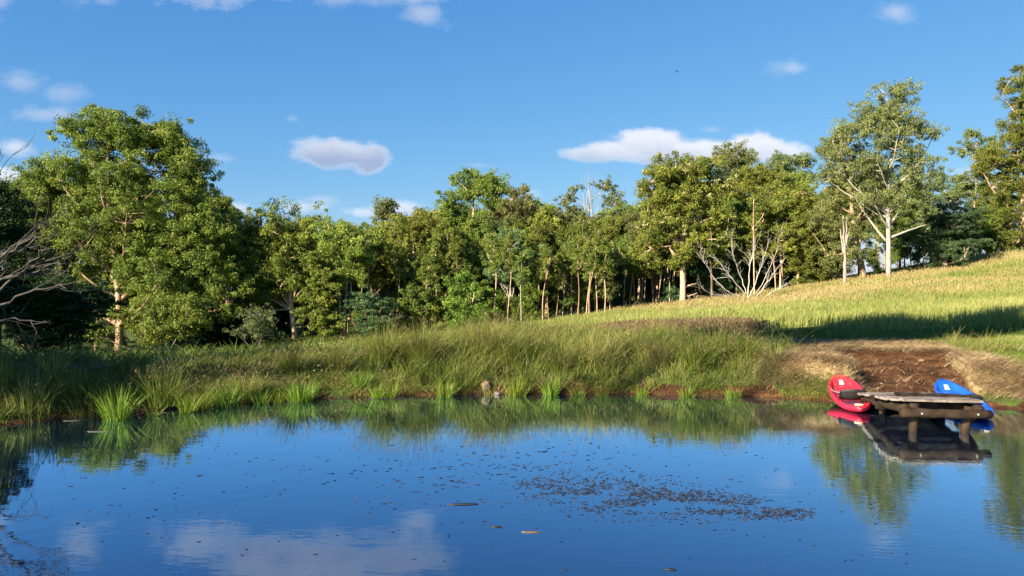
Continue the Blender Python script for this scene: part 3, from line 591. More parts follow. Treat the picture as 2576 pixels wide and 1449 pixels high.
# ------------------------------------------------------------------ the rest of the forest: prototypes and copies
def skyline(U): return np.interp(U, [-300,0,100,300,480,590,600,800,850,950,1050,1100,1180,1250,1340,1500,1620,1700,1850,2000,2100,2240,2340,2420,2576,2900], [520,520,420,330,470,575,560,545,560,560,540,520,490,500,500,520,500,440,430,420,440,420,500,520,420,300])
GR = 'trees of the forest behind the pond'
protos = []
prng = np.random.default_rng(5)
def proto(kind, H, spread, cb, np_, nl, pr, leafm, barkm, r0, L, W, **kw):
    """normalised tree of height H at the origin"""
    seed = int(prng.integers(1e6)); rng = np.random.default_rng(seed)
    cz = (H + cb) / 2; hz = (H - cb) / 2; lob = []
    for k in range(9):
        t_ = (k + .5) / 9; wd = spread * (1 - abs(t_ - .55) ** 1.5 * 1.1)
        a = rng.uniform(0, 6.28); lob.append((wd * .5 * math.cos(a), wd * .5 * math.sin(a), cb + (H - cb) * (.08 + .84 * t_), wd * rng.uniform(.35, .6), hz * rng.uniform(.16, .28)))
    P = []
    for k in range(np_):
        lx, ly, lz, lr, lh = lob[rng.integers(9)]; d = unit(rng.normal(size=3)); r = rng.uniform() ** .4
        P.append([lx + d[0] * r * lr, ly + d[1] * r * lr, lz + d[2] * r * lh])
    tl = trunk_line((0, 0, 0), (rng.normal(0, .3), rng.normal(0, .3), H * .92), rng)
    tm, cm = grow(rng, tl, r0, P, pr, nl, L, W, **kw)
    return (kind, H, tm.mesh(kind + ' trunk', M[barkm]), cm.mesh(kind + ' crown', M[leafm], False))
PL = []
def Uof0(x, y): return U0 + x / y * F if y > 8 else x * 100
PR = {
 'olive': [proto('gum_tree', 11, 2.1, 4.5, 80, 150, .62, 'olive', b, .14, .3, .115, first=.4) for b in ('bark', 'bark_dark')],
 'green': [proto('gum_tree', 11, 2.2, 3.8, 90, 150, .62, 'green', b, .15, .3, .115, first=.35) for b in ('bark', 'bark_orange')],
 'brown': [proto('gum_tree', 12, 2.2, 5, 80, 140, .65, 'brown', 'bark', .15, .3, .115, first=.4, droop=.9)],
 'grey': [proto('gum_tree', 12, 1.7, 6, 60, 100, .6, 'grey', 'bark_white', .13, .32, .11, first=.5, droop=1.1)],
 'pole': [proto('slender_tree', 10, 1.0, 5.2, 36, 80, .42, 'olive', b, .07, .28, .11, first=.6) for b in ('bark', 'bark_orange', 'bark_white', 'bark')],
 'bush': [proto('bushy_tree', 5, 1.7, .6, 60, 150, .5, l_, 'bark_dark', .07, .24, .1, first=.1, tintb=.35) for l_ in ('green', 'blue', 'bright', 'olive')],
}
def place(kind, U, y, H, label, rz=None, group=GR, x=None):
    pl = PR[kind]; k, H0, tme, cme = pl[int(prng.integers(len(pl)))]
    x = X(U, y, 800) if x is None else x; s = H / H0
    e = empty(k, (x, y, G(x, y) - .05), prng.uniform(0, 6.28) if rz is None else rz)
    wd = s ** .85 * prng.uniform(.85, 1.15); e.scale = (wd, wd, s)
    tag(e, label, 'tree', group)
    for nm, me in (('trunk', tme), ('crown', cme)):
        o_ = bpy.data.objects.new(nm, me); COL.objects.link(o_); o_.parent = e
    PL.append((e, Uof0(x, y), y, kind, H)); return e
PR['high'] = [proto('slender_tree', 10, 1.1, 7.4, 40, 120, .45, 'olive', 'bark', .07, .28, .11, first=.72) for b in (0, 1)]
LB = {'olive': 'olive green gum deep in the forest, one of many alike', 'green': 'green gum deep in the forest, one of many alike', 'brown': 'brownish gum deep in the forest, one of many alike',
      'grey': 'thin grey crowned gum deep in the forest, one of many alike', 'pole': 'slender bare trunk with a small high crown in the forest edge', 'bush': 'low bushy tree filling the forest floor between trunks'}
for row, (y0, dU, dv, kinds) in enumerate([(50, 62, 60, ('pole', 'olive', 'green', 'pole')), (57, 66, 30, ('olive', 'green', 'brown', 'pole')), (66, 62, 12, ('olive', 'green', 'brown', 'grey')), (76, 60, 0, ('olive', 'grey', 'green'))]):
    U = 560.0 if row < 2 else 480
    while U < 2060 + row * 230:
        y = (y0 + prng.uniform(-3, 3) + max(0, (U - 1500)) * .013 + (8 if U > 2050 and row < 3 else 0)) * (kf(U) if row < 2 else kf(U) ** .8)
        k = kinds[int(prng.integers(len(kinds)))]; x = X(U, y, 800)
        vt = skyline(U) + dv + prng.uniform(-8, 30)
        H = at(U, vt, y).z - G(x, y)
        skip = (1540 < U < 1700 and row < 1) or (2060 < U < 2340 and row < 2 ) 
        if 2330 < U < 2600: H *= .9
        if H > 3 and not skip: place(k, U, y, H, LB[k])
        U += dU * prng.uniform(.6, 1.35)
# thin trunks in the dark gap and along the edge
for U in list(np.arange(1545, 1705, 9)) + list(np.arange(620, 1540, 17)):
    U = U + prng.uniform(-6, 6); y = (prng.uniform(52, 60) if U > 1540 else prng.uniform(42.5, 50)) * kf(U); x = X(U, y, 800)
    vt = prng.uniform(560, 640); H = at(U, vt, y).z - G(x, y)
    place('pole', U, y, H, LB['pole'])
for U in list(np.arange(600, 1540, 40)) + list(np.arange(1760, 2120, 36)):
    U = U + prng.uniform(-12, 12); y = (prng.uniform(43.5, 53) + max(0, (U - 1500)) * .03) * kf(U)
    place('bush', U, y, prng.uniform(2.2, 5.2) * kf(U) * .85, LB['bush'])
for U, y, H in ((2290, 78, 4.5), (2350, 84, 5), (2480, 84, 6), (2530, 86, 7), (2200, 78, 3.0), (2255, 82, 5)):
    place('bush', U, y * 1.3, H * 1.3, LB['bush'])
for y0, dU, hh in ((74, 40, 5), (88, 44, 6.5)):
    U = 440.0
    while U < 2120:
        if not (2050 < U): place('bush', U, (y0 + prng.uniform(-4, 4)) * kf(U) ** .85, (hh * prng.uniform(.9, 1.3) + max(0, U - 1500) * .003) * kf(U) ** .85, LB['bush'])
        U += dU * prng.uniform(.7, 1.3)
# left: dark trees behind the biggest left tree
for U, y, H in [(U_, y_ * 2.7, H_ * 2.6) for U_, y_, H_ in ((-150, 34, 9), (-60, 38, 9.5), (60, 38, 9), (160, 40, 10), (240, 37, 9), (350, 40, 10), (430, 38, 9), (510, 42, 9.5), (570, 46, 9), (600, 52, 8.5), (-260, 30, 9), (100, 46, 9), (300, 48, 10), (520, 52, 10))]:
    place('green' if prng.uniform() < .5 else 'olive', U, y, H, 'gum in the gloom behind the biggest left tree', group='trees behind the biggest left tree')
for U, y, H in [(U_, y_ * 2.9, H_ * 2.7) for U_, y_, H_ in ((-100, 29, 3), (120, 31, 3.4), (200, 29, 2.6), (420, 34, 3.5), (520, 38, 3.6), (590, 44, 4), (350, 36, 4), (50, 34, 4), (-200, 29, 4), (460, 33, 3.6), (560, 36, 4), (280, 34, 3))]:
    place('bush', U, y, H, 'low bushy tree in the gloom behind the biggest left tree', group='trees behind the biggest left tree')
# trees on the near left bank, outside the frame: they throw the long shadows over the bank and the slope
for (x, y, H, k, w_) in ((-20.0, 7.5, 9, 'green', 1.3), (-22.0, 11, 9.0, 'green', 1.4), (-23, 14, 8, 'green', 1.4), (-25, 18, 6.5, 'olive', 1.4), (-19, 10.5, 7.5, 'brown', 1.3),
        (-16.6, .9, 18.6, 'high', 1.7), (-15.6, 1.6, 19, 'high', 1.4), (-13.6, 2.4, 19.6, 'high', 1.5), (-18.4, -.6, 21, 'high', 1.7), (-13.5, .6, 22, 'high', 1.5), (-14.6, -.7, 23.5, 'high', 1.3)):
    e = place(k, 0, y, H, 'gum on the near left bank throwing shade over the water edge', group='trees on the near left bank', x=x)
    e.scale = (w_, w_, e.scale.z)
# every copy gets a label that says which of its neighbours it is
ANCH = [(-400, 'left of the biggest left tree'), (180, 'behind the biggest left tree'), (480, 'behind the dark evergreen in the shade'), (610, 'behind the leaning forked gum'), (800, 'behind the triple trunked gum'), (920, 'behind the feathery blue green acacia'), (1010, 'behind the twin stemmed white gum'), (1110, 'behind the tallest middle tree'),
        (1230, 'behind the fan stemmed gum'), (1335, 'behind the narrow orange trunked gum'), (1430, 'behind the half dead gum'), (1540, 'left of the big blossoming gum'), (1690, 'behind the big blossoming gum'), (1830, 'behind the bare white shrub like tree'), (1930, 'behind the second blossoming gum'), (2060, 'behind the dead snapped trunk'), (2190, 'behind the tall white gum'), (2330, 'behind the round dark tree'), (2430, 'behind the huge right edge tree')]
ORD = ['first', 'second', 'third', 'fourth', 'fifth', 'sixth', 'seventh', 'eighth', 'ninth', 'tenth', 'eleventh', 'twelfth', 'thirteenth', 'fourteenth', 'fifteenth', 'sixteenth', 'seventeenth', 'eighteenth', 'nineteenth', 'twentieth'] + ['twenty-' + q_ for q_ in ('first', 'second', 'third', 'fourth', 'fifth', 'sixth', 'seventh', 'eighth', 'ninth')]
NM = {'gum_tree': 'gum tree', 'slender_tree': 'slender high crowned trunk', 'bushy_tree': 'low bushy tree'}
buck = {}
for (e, U, y, kd, H) in PL:
    if e['group'] == 'trees on the near left bank': a = 'on the near left bank beyond the frame'
    else: a = [t_ for u_, t_ in ANCH if U >= u_ or u_ < -300][-1]
    nm = {'olive': 'olive gum', 'green': 'green gum', 'brown': 'brownish gum', 'grey': 'thin grey gum', 'pole': 'slender trunk', 'bush': 'low bushy tree', 'high': 'tall high crowned gum'}[kd]
    dp = 'far ' if y > 70 else ''
    buck.setdefault((dp + nm, a), []).append((U, e))
for (nm, a), L_ in buck.items():
    L_.sort(key=lambda q_: q_[0])
    for k_, (U, e) in enumerate(L_):
        e['label'] = (nm + ' ' + a) if len(L_) == 1 else '%s %s from left, %s' % (ORD[k_], nm, a)

# ------------------------------------------------------------------ grass
rg = np.random.default_rng(77)
def pick(n, x0, x1, y0, y1, fn):
    """n points uniformly in the box kept where fn(x,y,s) > random"""
    x = rg.uniform(x0, x1, n); y = rg.uniform(y0, y1, n)
    inv = (np.abs(x) < y * .71 + 1.0)
    x = x[inv]; y = y[inv]; s = outd(x, y); k = rg.uniform(0, 1, len(x)) < fn(x, y, s); x = x[k]; y = y[k]
    return np.stack([x, y, ground(x, y) - .02], -1), s[k]
def Uof(x, y): return U0 + x / y * F
treeline_u = np.array([0, 300, 600, 870, 1110, 1290, 1480, 1715, 1960, 2125, 2230, 2370, 2520, 2800]); treeline_y = np.array([86, 90, 95, 92, 98, 98, 95, 93, 94, 90, 90, 97, 104, 106])
def tl(x, y): return np.interp(Uof(x, y), treeline_u, treeline_y)

# hillside: long grass
b = MB(); sb = MB()
P, s = pick(1100000, -12, 78, 24, 108, lambda x, y, s: sst(27, 33, y + .5 * (8 - x) * (x < 8)) * (s > 2) * sst(3, 0, y - tl(x, y)) * (.35 + .65 * sst(-.4, .2, fbm(x, y, 3, 71))) * np.clip(34 / y, 0, 1) ** 1.2)
P = P[:260000]; n = len(P)
patch = fbm(P[:, 0], P[:, 1] * 1.5, 7, 73); gold = sst(46, 66, P[:, 1]) * sst(8, 20, P[:, 0])
h = rg.uniform(.3, .62, n) * (1 + .3 * patch) * (1 + .35 * sst(50, 80, P[:, 1])); tint = np.clip(.42 + .5 * patch + .02 * gold + rg.normal(0, .13, n), 0, 1)
tips = blades(b, P, h, .008 + .0009 * P[:, 1] * rg.uniform(.6, 1.3, n), rg.uniform(0, 6.28, n), rg.uniform(.05, .5, n), rg.uniform(0, .15, n), tint, 2)
b.build('hillside_grass', M['grass_long']).update_tag()
tag(bpy.data.objects['hillside_grass'], 'long yellow green grass covering the slope up to the trees', 'grass', kind='stuff')
k = rg.uniform(0, 1, n) < .02 + .5 * gold * sst(-.25, .3, patch + .1) ; tp = tips[k]; m_ = len(tp)
ax = np.stack([rg.normal(0, .35, m_), rg.normal(0, .35, m_), np.ones(m_)], -1)
leaves(sb, tp + [0, 0, .03], ax, rg.normal(size=(m_, 3)), rg.uniform(.14, .26, m_) * (1 + tp[:, 1] / 120), .01 + .00045 * tp[:, 1], np.clip(.55 + .3 * patch[k] + rg.normal(0, .15, m_), 0, 1))
tag(sb.build('hillside_seed_heads', M['seed'], smooth=False), 'golden pink seed heads over the long grass of the slope', 'grass', kind='stuff')

# mown grass on the flat behind the bank, right
b = MB()
P, s = pick(420000, 1, 26, 20, 36, lambda x, y, s: (s > 1.2) * sst(36, 31, y) * sst(2, 6, x + .3 * (y - 22)) * (1 - cutmask(x, y)) * (.3 + .7 * sst(-.3, .2, fbm(x, y, 1.2, 81))) * sst(.6, 2.6, s + 0 * x) )
P = P[:170000]; n = len(P); stn = fbm(P[:, 0], P[:, 1] * 2.2, 5, 61)
tint = np.clip(.35 + .9 * np.clip(stn, 0, 1) + .25 * fbm(P[:, 0], P[:, 1], .8, 83) + .4 * sst(23.6, 22.6, P[:, 1]) * (P[:, 0] > 6.5) * (P[:, 0] < 13.5) + rg.normal(0, .12, n), 0, 1)
blades(b, P, rg.uniform(.05, .17, n) * (1 + .8 * np.clip(fbm(P[:, 0], P[:, 1], 1.6, 85), -.5, 1)), rg.uniform(.012, .024, n), rg.uniform(0, 6.28, n), rg.uniform(.3, 1.2, n), rg.uniform(0, .4, n), tint, 2)
tag(b.build('mown_grass', M['grass_mown']), 'short mown grass on the flat ground above the bank', 'grass', kind='stuff')

# bank: mixed long grass and weeds
def bank_h(x): return np.interp(Uof(x, 20 + 0 * x), [-300, 0, 300, 600, 850, 1000, 1300, 1500, 1900, 2050, 2600], [.95, .85, .42, .36, .42, .85, 1.0, .8, .75, .35, .4])
b = MB(); sb = MB()
P, s = pick(560000, -17, 15, 12.5, 30, lambda x, y, s: sst(.1, .45, s + .3 * fbm(x, y, .8, 91)) * sst(9, 6, s) * (1 - .95 * sst(3.6, 2.9, np.abs(x - 9.9)) * sst(25, 23, y)) * (1 - cutmask(x, y)) * (.08 + .92 * sst(-.15, .25, fbm(x, y, 1.1, 93))) * (1 - .9 * np.clip(np.exp(-((x - X(885, 33)) ** 2 / 1.2 + (y - 30) ** 2 / 9)) * 1.3 + np.exp(-((x - X(1140, 20.5)) ** 2 / .25 + (y - 20.6) ** 2 / .4)), 0, 1)))
P = P[:190000]; n = len(P); pt = fbm(P[:, 0], P[:, 1], 1.4, 95); pt2 = fbm(P[:, 0], P[:, 1], .45, 97)
hh = bank_h(P[:, 0]) * np.clip(.75 + 1.8 * pt + .8 * pt2, .12, 2) * rg.uniform(.35, 1.15, n)
hh = hh * (.25 + .75 * sst(0, 1.3, s[:len(hh)])) + .06
tint = np.clip(.43 + .8 * pt2 + .7 * fbm(P[:, 0], P[:, 1], 2.2, 99) + rg.normal(0, .2, n), 0, 1)
tips = blades(b, P, hh, rg.uniform(.006, .018, n), rg.uniform(0, 6.28, n) , rg.uniform(.15, .9, n) + (rg.uniform(0, 1, n) < .2) * rg.uniform(.3, 1.4, n), rg.uniform(0, .35, n), tint, 3)
tag(b.build('bank_grass', M['grass_bank']), 'unmown weedy grass over the pond bank', 'grass', kind='stuff')
k = (rg.uniform(0, 1, n) < .1 * sst(0, .3, pt)) ; tp = tips[k]; m_ = len(tp)
leaves(sb, tp, np.stack([rg.normal(0, .4, m_), rg.normal(0, .4, m_), np.ones(m_)], -1), rg.normal(size=(m_, 3)), rg.uniform(.06, .14, m_), rg.uniform(.012, .024, m_), rg.uniform(.1, .9, m_))
# brown seeding tops on the brow behind the bank
P2, s2 = pick(40000, -3, 9, 23, 36, lambda x, y, s: sst(23, 25, y) * sst(36, 31, y + .5 * x) * .8)
n2 = len(P2); tp2 = blades(sb, P2, rg.uniform(.3, .6, n2), rg.uniform(.008, .014, n2), rg.uniform(0, 6.28, n2), rg.uniform(.05, .4, n2), rg.uniform(0, .15, n2), rg.uniform(.1, .7, n2), 2)
leaves(sb, tp2, np.stack([rg.normal(0, .4, n2), rg.normal(0, .4, n2), np.ones(n2)], -1), rg.normal(size=(n2, 3)), rg.uniform(.08, .18, n2), rg.uniform(.02, .035, n2), rg.uniform(.1, .9, n2))
tag(sb.build('brown_seed_heads', M['seed_brown']), 'brown seeding grass tops on the brow above the bank', 'grass', kind='stuff')

# clumps of tall grass merging over the bank
b = MB(); sb = MB(); nc = 240; cx_ = rg.uniform(-15, 7.4, nc); cs_ = rg.uniform(.2, 5.5, nc) ** 1.0
for k in range(nc):
    x0 = cx_[k]; y0 = float(ysh(np.array([x0]))[0]) + cs_[k] * (.9 if k % 3 else .5); u0 = float(Uof(x0, y0))
    if abs(x0) > y0 * .73: continue
    q_ = int(rg.uniform(50, 170)); rr = np.sqrt(rg.uniform(0, 1, q_)) * rg.uniform(.12, .38); a = rg.uniform(0, 6.28, q_)
    px = x0 + rr * np.cos(a); py = y0 + rr * np.sin(a); H_ = rg.uniform(.35, .85) * (1.15 if u0 < 480 else .7 if u0 < 900 else 1.3 if u0 < 1420 else 1.0) * (.55 + .45 * min(1, cs_[k] / 1.2))
    tb_ = rg.choice([.12, .25, .4, .6, .8]); ar = rg.uniform(0, 6.28); bend = rg.uniform(0, .5)
    tp = blades(b, np.stack([px, py, ground(px, py) - .03], -1), H_ * rg.uniform(.4, 1.15, q_), rg.uniform(.006, .015, q_), np.where(rg.uniform(0, 1, q_) < bend, ar, a) + rg.normal(0, .4, q_), rg.uniform(.05, .7, q_), rg.uniform(0, .35, q_), np.clip(tb_ + rg.normal(0, .17, q_), 0, 1), 4)
    if k % 2: tp = tp[: q_ // 5]; m_ = len(tp); leaves(sb, tp, np.stack([rg.normal(0, .5, m_), rg.normal(0, .5, m_), np.ones(m_)], -1), rg.normal(size=(m_, 3)), rg.uniform(.06, .15, m_), rg.uniform(.01, .02, m_), rg.uniform(.1, .9, m_))
tag(b.build('tall_grass', M['grass_bank']), 'tall rank grass in merging clumps over the bank', 'grass', kind='stuff')
tag(sb.build('tall_grass_seed_heads', M['seed_brown'], smooth=False), 'brown seed heads among the tall rank grass of the bank', 'grass', kind='stuff')
# low leafy weeds
b = MB(); P, s = pick(42000, -14, 9, 14, 27, lambda x, y, s: sst(.3, .7, s) * sst(8, 5, s) * sst(.0, .35, fbm(x, y, 1.6, 101)) * (1 - sst(6, 7, x)))
n = len(P); P[:, 2] += rg.uniform(.03, .5, n) * sst(-.3, 1.5, s)
leaves(b, P, rg.normal(size=(n, 3)) + [0, 0, -.2], rg.normal(size=(n, 3)) * .6 + [0, -.3, 1], rg.uniform(.05, .13, n), rg.uniform(.02, .045, n), np.clip(.35 + .8 * fbm(P[:, 0], P[:, 1], .9, 103) + rg.normal(0, .15, n), 0, 1))
tag(b.build('leafy_weeds', M['green'], smooth=False), 'low leafy weeds among the bank grass', 'weeds', kind='stuff')
# shore fringe hanging over the water edge
b = MB(); P, s = pick(260000, -14, 9.5, 12.5, 20, lambda x, y, s: sst(-.02, .06, s) * sst(.9, .5, s) * sst(-.3, .02, fbm(x, y * .3, .9, 121)))
n = len(P); blades(b, P, rg.uniform(.08, .34, n) * (1 + .8 * fbm(P[:, 0], P[:, 1], .5, 123)), rg.uniform(.008, .018, n), np.where(rg.uniform(0, 1, n) < .55, -math.pi / 2 + rg.normal(0, .8, n), rg.uniform(0, 6.28, n)), rg.uniform(.4, 1.3, n), rg.uniform(.1, .7, n), np.clip(.35 + .7 * fbm(P[:, 0], P[:, 1], .8, 125) + rg.normal(0, .2, n), 0, 1), 3)
tag(b.build('shore_fringe', M['grass_bank']), 'weeds and grass hanging over the water edge', 'grass', kind='stuff')
# straw thatch around the earth cut and dead stems on the bank
b = MB(); P, s = pick(330000, 4.6, 15, 15.8, 24.2, lambda x, y, s: sst(.25, .6, s) * sst(4.2, 2.8, np.abs(x - 9.7)) * (1 - .985 * cutmask(x, y)) * sst(24.2, 22.8, y) * (.25 + .75 * sst(-.3, .1, fbm(x, y, .7, 111))))
n = len(P); blades(b, P, rg.uniform(.12, .42, n), rg.uniform(.008, .016, n), np.where(rg.uniform(0, 1, n) < .6, -math.pi / 2 + rg.normal(0, .6, n), rg.uniform(0, 6.28, n)), rg.uniform(.7, 1.8, n), rg.uniform(.1, .6, n), np.clip(.5 + .6 * fbm(P[:, 0], P[:, 1], .6, 113) + rg.normal(0, .2, n), 0, 1), 3)
P, s = pick(90000, -14, 7, 13, 26, lambda x, y, s: sst(.1, .4, s) * sst(6, 4, s) * (.25 + .75 * sst(-.2, .3, fbm(x, y, .8, 115))))
n = len(P); blades(b, P, rg.uniform(.15, .6, n), rg.uniform(.005, .011, n), rg.uniform(0, 6.28, n), rg.uniform(.5, 1.8, n), rg.uniform(.1, .7, n), rg.uniform(0, .8, n), 3)
tag(b.build('dry_straw', M['straw']), 'dry straw hanging round the bare earth cut and along the bank', 'dry grass', kind='stuff')
# forest floor litter and undergrowth
b = MB(); P, s = pick(160000, -75, 75, 24, 125, lambda x, y, s: np.maximum(sst(-5, 1, y - tl(x, y)), (x < -2) * .7) * np.clip(50 / y, 0, 1) * sst(18, 8, y - tl(x, y)) * (s > 7))
n = len(P); blades(b, P, rg.uniform(.3, 1.2, n), rg.uniform(.05, .12, n), rg.uniform(0, 6.28, n), rg.uniform(.2, 1.2, n), rg.uniform(0, .4, n), np.clip(rg.normal(.3, .2, n), 0, 1), 2)
tag(b.build('undergrowth', M['grass_bank']), 'shaded undergrowth at the foot of the forest', 'undergrowth', kind='stuff')

# ------------------------------------------------------------------ tussocks and reeds, each a thing
def tussock(U, y, H, wid, n, label, material='tussock', name='grass_tussock', cat='tussock', seed=0, wd=(.007, .014), drp=(0, .3), seedheads=0, ln=(.05, .6), tb=.4, group='tussocks along the bank', z=None):
    r = np.random.default_rng(seed + int(U)); x = X(U, y); z = G(x, y) if z is None else z
    e = empty(name, (x, y, z)); tag(e, label, cat, group)
    b = MB(); a = r.uniform(0, 6.28, n); rad = wid * .32 * np.sqrt(r.uniform(0, 1, n))
    pos = np.stack([rad * np.cos(a), rad * np.sin(a), np.full(n, -.06)], -1)
    pos[:, 2] += 0
    tips = blades(b, pos, H * r.uniform(.45, 1.08, n), r.uniform(*wd, n), a + r.normal(0, .7, n), r.uniform(*ln, n) * (.5 + rad / (wid * .32 + 1e-6)), r.uniform(*drp, n), np.clip(r.normal(tb, .2, n), 0, 1), 4)
    b.build('blades', M[material], e)
    if seedheads:
        sb = MB(); tp = tips[r.permutation(n)[:seedheads]]; k = len(tp)
        for q in range(3): leaves(sb, tp + r.normal(0, .03, (k, 3)), np.stack([r.normal(0, .5, k), r.normal(0, .5, k), np.ones(k)], -1), r.normal(size=(k, 3)), r.uniform(.06, .13, k), r.uniform(.008, .016, k), r.uniform(.1, .9, k))
        sb.build('seed_heads', M['seed_brown'], e, smooth=False)['kind'] = 'stuff'
    return e
TS = [(15,17.2,.95,1.0,260,'orange tinged dry tussock at the left edge of the bank',.85),(110,17.6,1.0,.9,260,'tall tussock in the shade near the left edge',.3),(250,17.8,.8,.9,240,'dark shaded tussock behind the brightest left reed clump',.25),
 (410,18.6,.95,.9,260,'tall shaded tussock with upright stems right of the pale trunk foot',.35),(500,19.4,.95,.8,200,'tall thin stemmed tussock before the dark evergreen',.35),(620,19.2,.6,.9,240,'rusty topped tussock left of the middle of the bank',.6),
 (740,20.2,.8,1.1,320,'broad green tussock left of the sandy track',.4),(845,20.0,.65,.9,260,'yellow stemmed tussock just left of the tallest reeds',.55),
 (960,20.2,1.3,.95,420,'tallest tussock with dark seed heads leaning to the right',.5),(1060,20.2,1.35,1.25,620,'broad tall tussock spraying pale stems over the red bank',.55),
 (1215,20.6,1.25,1.1,560,'straw topped tussock on the brow behind the pale rock',.65),(1275,20.3,1.15,1.1,520,'thick green tussock right of the straw topped one',.4),(1345,20.8,.85,1.0,300,'leaning golden green tussock above the waterside reeds',.6),
 (1490,20.0,.95,.6,160,'thin dry tussock with straw stems in the middle of the bank',.9),(1560,20.6,.6,1.0,240,'low green tussock beside the thin dry one',.35),(1655,20.0,1.0,.7,240,'upright pale stemmed tussock left of the darkest tussock',.75),
 (1750,20.0,1.05,1.2,640,'dense dark green tussock, the thickest on the right bank',.3),(1815,20.2,1.0,1.0,460,'brown tipped tussock joined to the dense dark one',.5),(1880,20.0,.7,.9,260,'low tussock where the green bank meets the straw',.4),
 (1400,19.8,.5,.9,240,'short green tussock above the pond edge',.35),(1600,22.5,.6,.8,160,'tussock with broad leaves on the brow of the slope',.3)]
for i_, (U, y, H, wd_, n_, lb, tb) in enumerate(TS):
    y = float(ysh(np.array([X(U, 18.5)]))[0]) + (y - 17.2 if U < 500 else y - 18.5) * .85; tussock(U, y, H * 1.08, wd_, int(n_ * 1.3), lb, seed=i_, seedheads=int(n_ * .22), tb=tb)
RD = [(292,15.85,.8,.62,150,'largest bright green reed clump at the left, standing in the water'),(385,16.35,.5,.3,30,'sparse thin reeds right of the largest left clump'),(470,17.0,.6,.4,80,'dull green reeds on the mud left of the pair of clumps'),(508,16.9,.62,.45,110,'bright reed clump, left of the close pair'),
 (568,17.2,.75,.6,130,'taller leaning reed clump, right of the close pair'),(657,17.55,.48,.38,60,'small open reed clump on the red mud'),(698,17.8,.45,.25,36,'tiny reed tuft between two clumps'),
 (757,17.85,.62,.75,230,'widest bright reed clump in the middle left'),(950,18.3,.5,.3,60,'short reed clump left of its twin by the floating stick'),(983,18.3,.52,.4,90,'short reed clump right of its twin by the floating stick'),(1122,18.5,.55,.45,90,'narrow reed clump under the broad tall tussock'),
 (1300,18.55,.6,.55,110,'reed clump standing right of the grey rock'),(1388,18.6,.6,.45,90,'slim reed clump with crossing blades'),(1455,18.65,.42,.4,60,'small reed tuft at the left end of the red bank'),(1518,18.65,.3,.25,30,'lone sprig of reeds on the red bank'),
 (1618,18.5,.4,.3,50,'small reed clump at the right end of the red bank'),(1730,18.4,.42,.4,60,'reed clump below the dense dark tussock'),(1850,18.2,.42,.45,60,'last reed clump before the straw mound'),(905,18.6,.5,.6,110,'leafy green reeds set back on the bank')]
for i_, (U, y, H, wd_, n_, lb) in enumerate(RD):
    y = float(ysh(np.array([X(U, y)]))[0]) + (-.12 if U != 905 else .5); tussock(U, y, H * 1.0, wd_ * 1.1, int(n_ * 1.4), lb, 'reed', 'reed_clump', 'reeds', seed=100 + i_, wd=(.011, .022), drp=(0, .12), ln=(.05, .5), tb=.45, group='reed clumps along the water edge', z=max(-.03, G(X(U, y), y)))
# long bare reed stems bending over the left bank
def stem(pts, y, label, seed):
    r = np.random.default_rng(seed); p0 = at(*pts[0], y); root = empty('dry_reed', tuple(p0)); tag(root, label, 'reed', 'dry reeds on the left bank')
    P = np.array([np.array(at(u, v, y)) - np.array(p0) for u, v in pts]); t_ = np.linspace(0, 1, len(P)); tt = np.linspace(0, 1, 16)
    Q = np.stack([np.interp(tt, t_, P[:, k_]) for k_ in range(3)], -1)
    for _ in range(3): Q[1:-1] = (Q[:-2] + 2 * Q[1:-1] + Q[2:]) / 4
    b = MB(); tube(b, Q, np.linspace(.012, .005, 16), 5); b.build('stem', M['straw'], root)
    b = MB(); e = Q[-1]; d = unit(Q[-1] - Q[-3]); k = 26
    leaves(b, e + d * r.uniform(-.05, .14, (k, 1)) + r.normal(0, .02, (k, 3)), d + r.normal(0, .4, (k, 3)), r.normal(size=(k, 3)), r.uniform(.06, .13, k), r.uniform(.012, .03, k), r.uniform(.2, .9, k)); b.build('seed_head', M['straw'], root, smooth=False)
stem([(0,1012),(50,985),(95,977),(125,988)], 15.2, 'dry reed arching at the left edge with a drooping head', 1)
stem([(190,1010),(230,985),(290,975),(360,990)], 15.9, 'long dry reed drooping just above the largest left reed clump', 2)
stem([(240,985),(280,965),(330,952),(345,958)], 16.6, 'short dry reed with a rusty leaf behind the largest left reed clump', 3)
stem([(100,960),(150,930),(200,905)], 16.6, 'straight dry reed leaning up to the right on the left bank', 4)
stem([(640,950),(700,928),(755,915)], 19.0, 'dry reed leaning right behind the widest reed clump', 5)
# fallen grass stems/sticks on the bank
for k_, (U, y, ln_, az, lb) in enumerate([(905,19.0,1.0,.35,'dead stick leaning on the bank left of the tall tussocks'),(1640,21.5,1.1,-.6,'pale dead stick poking from the grass above the bank'),(330,16.2,1.0,.05,'dead stick lying along the muddy left shore'),(120,15.4,1.4,-.1,'long dead branch on the mud at the lower left shore')]):
    x = X(U, y); e = empty('stick', (x, y, G(x, y) + .05)); tag(e, lb, 'stick')
    b = MB(); r = np.random.default_rng(k_); P = np.array([[t_ * ln_ * math.cos(az), .1 * t_, t_ * ln_ * abs(math.sin(az)) + .03 * math.sin(t_ * 7)] for t_ in np.linspace(0, 1, 9)]); tube(b, P, np.linspace(.022, .008, 9), 6, .5, .1, r)
    tube(b, bez(P[4], P[4] + [.1, 0, .1], P[4] + [.3, .05, .15], 4), [.012, .01, .008, .005], 5); b.build('branch', M['dead_grey'], e)

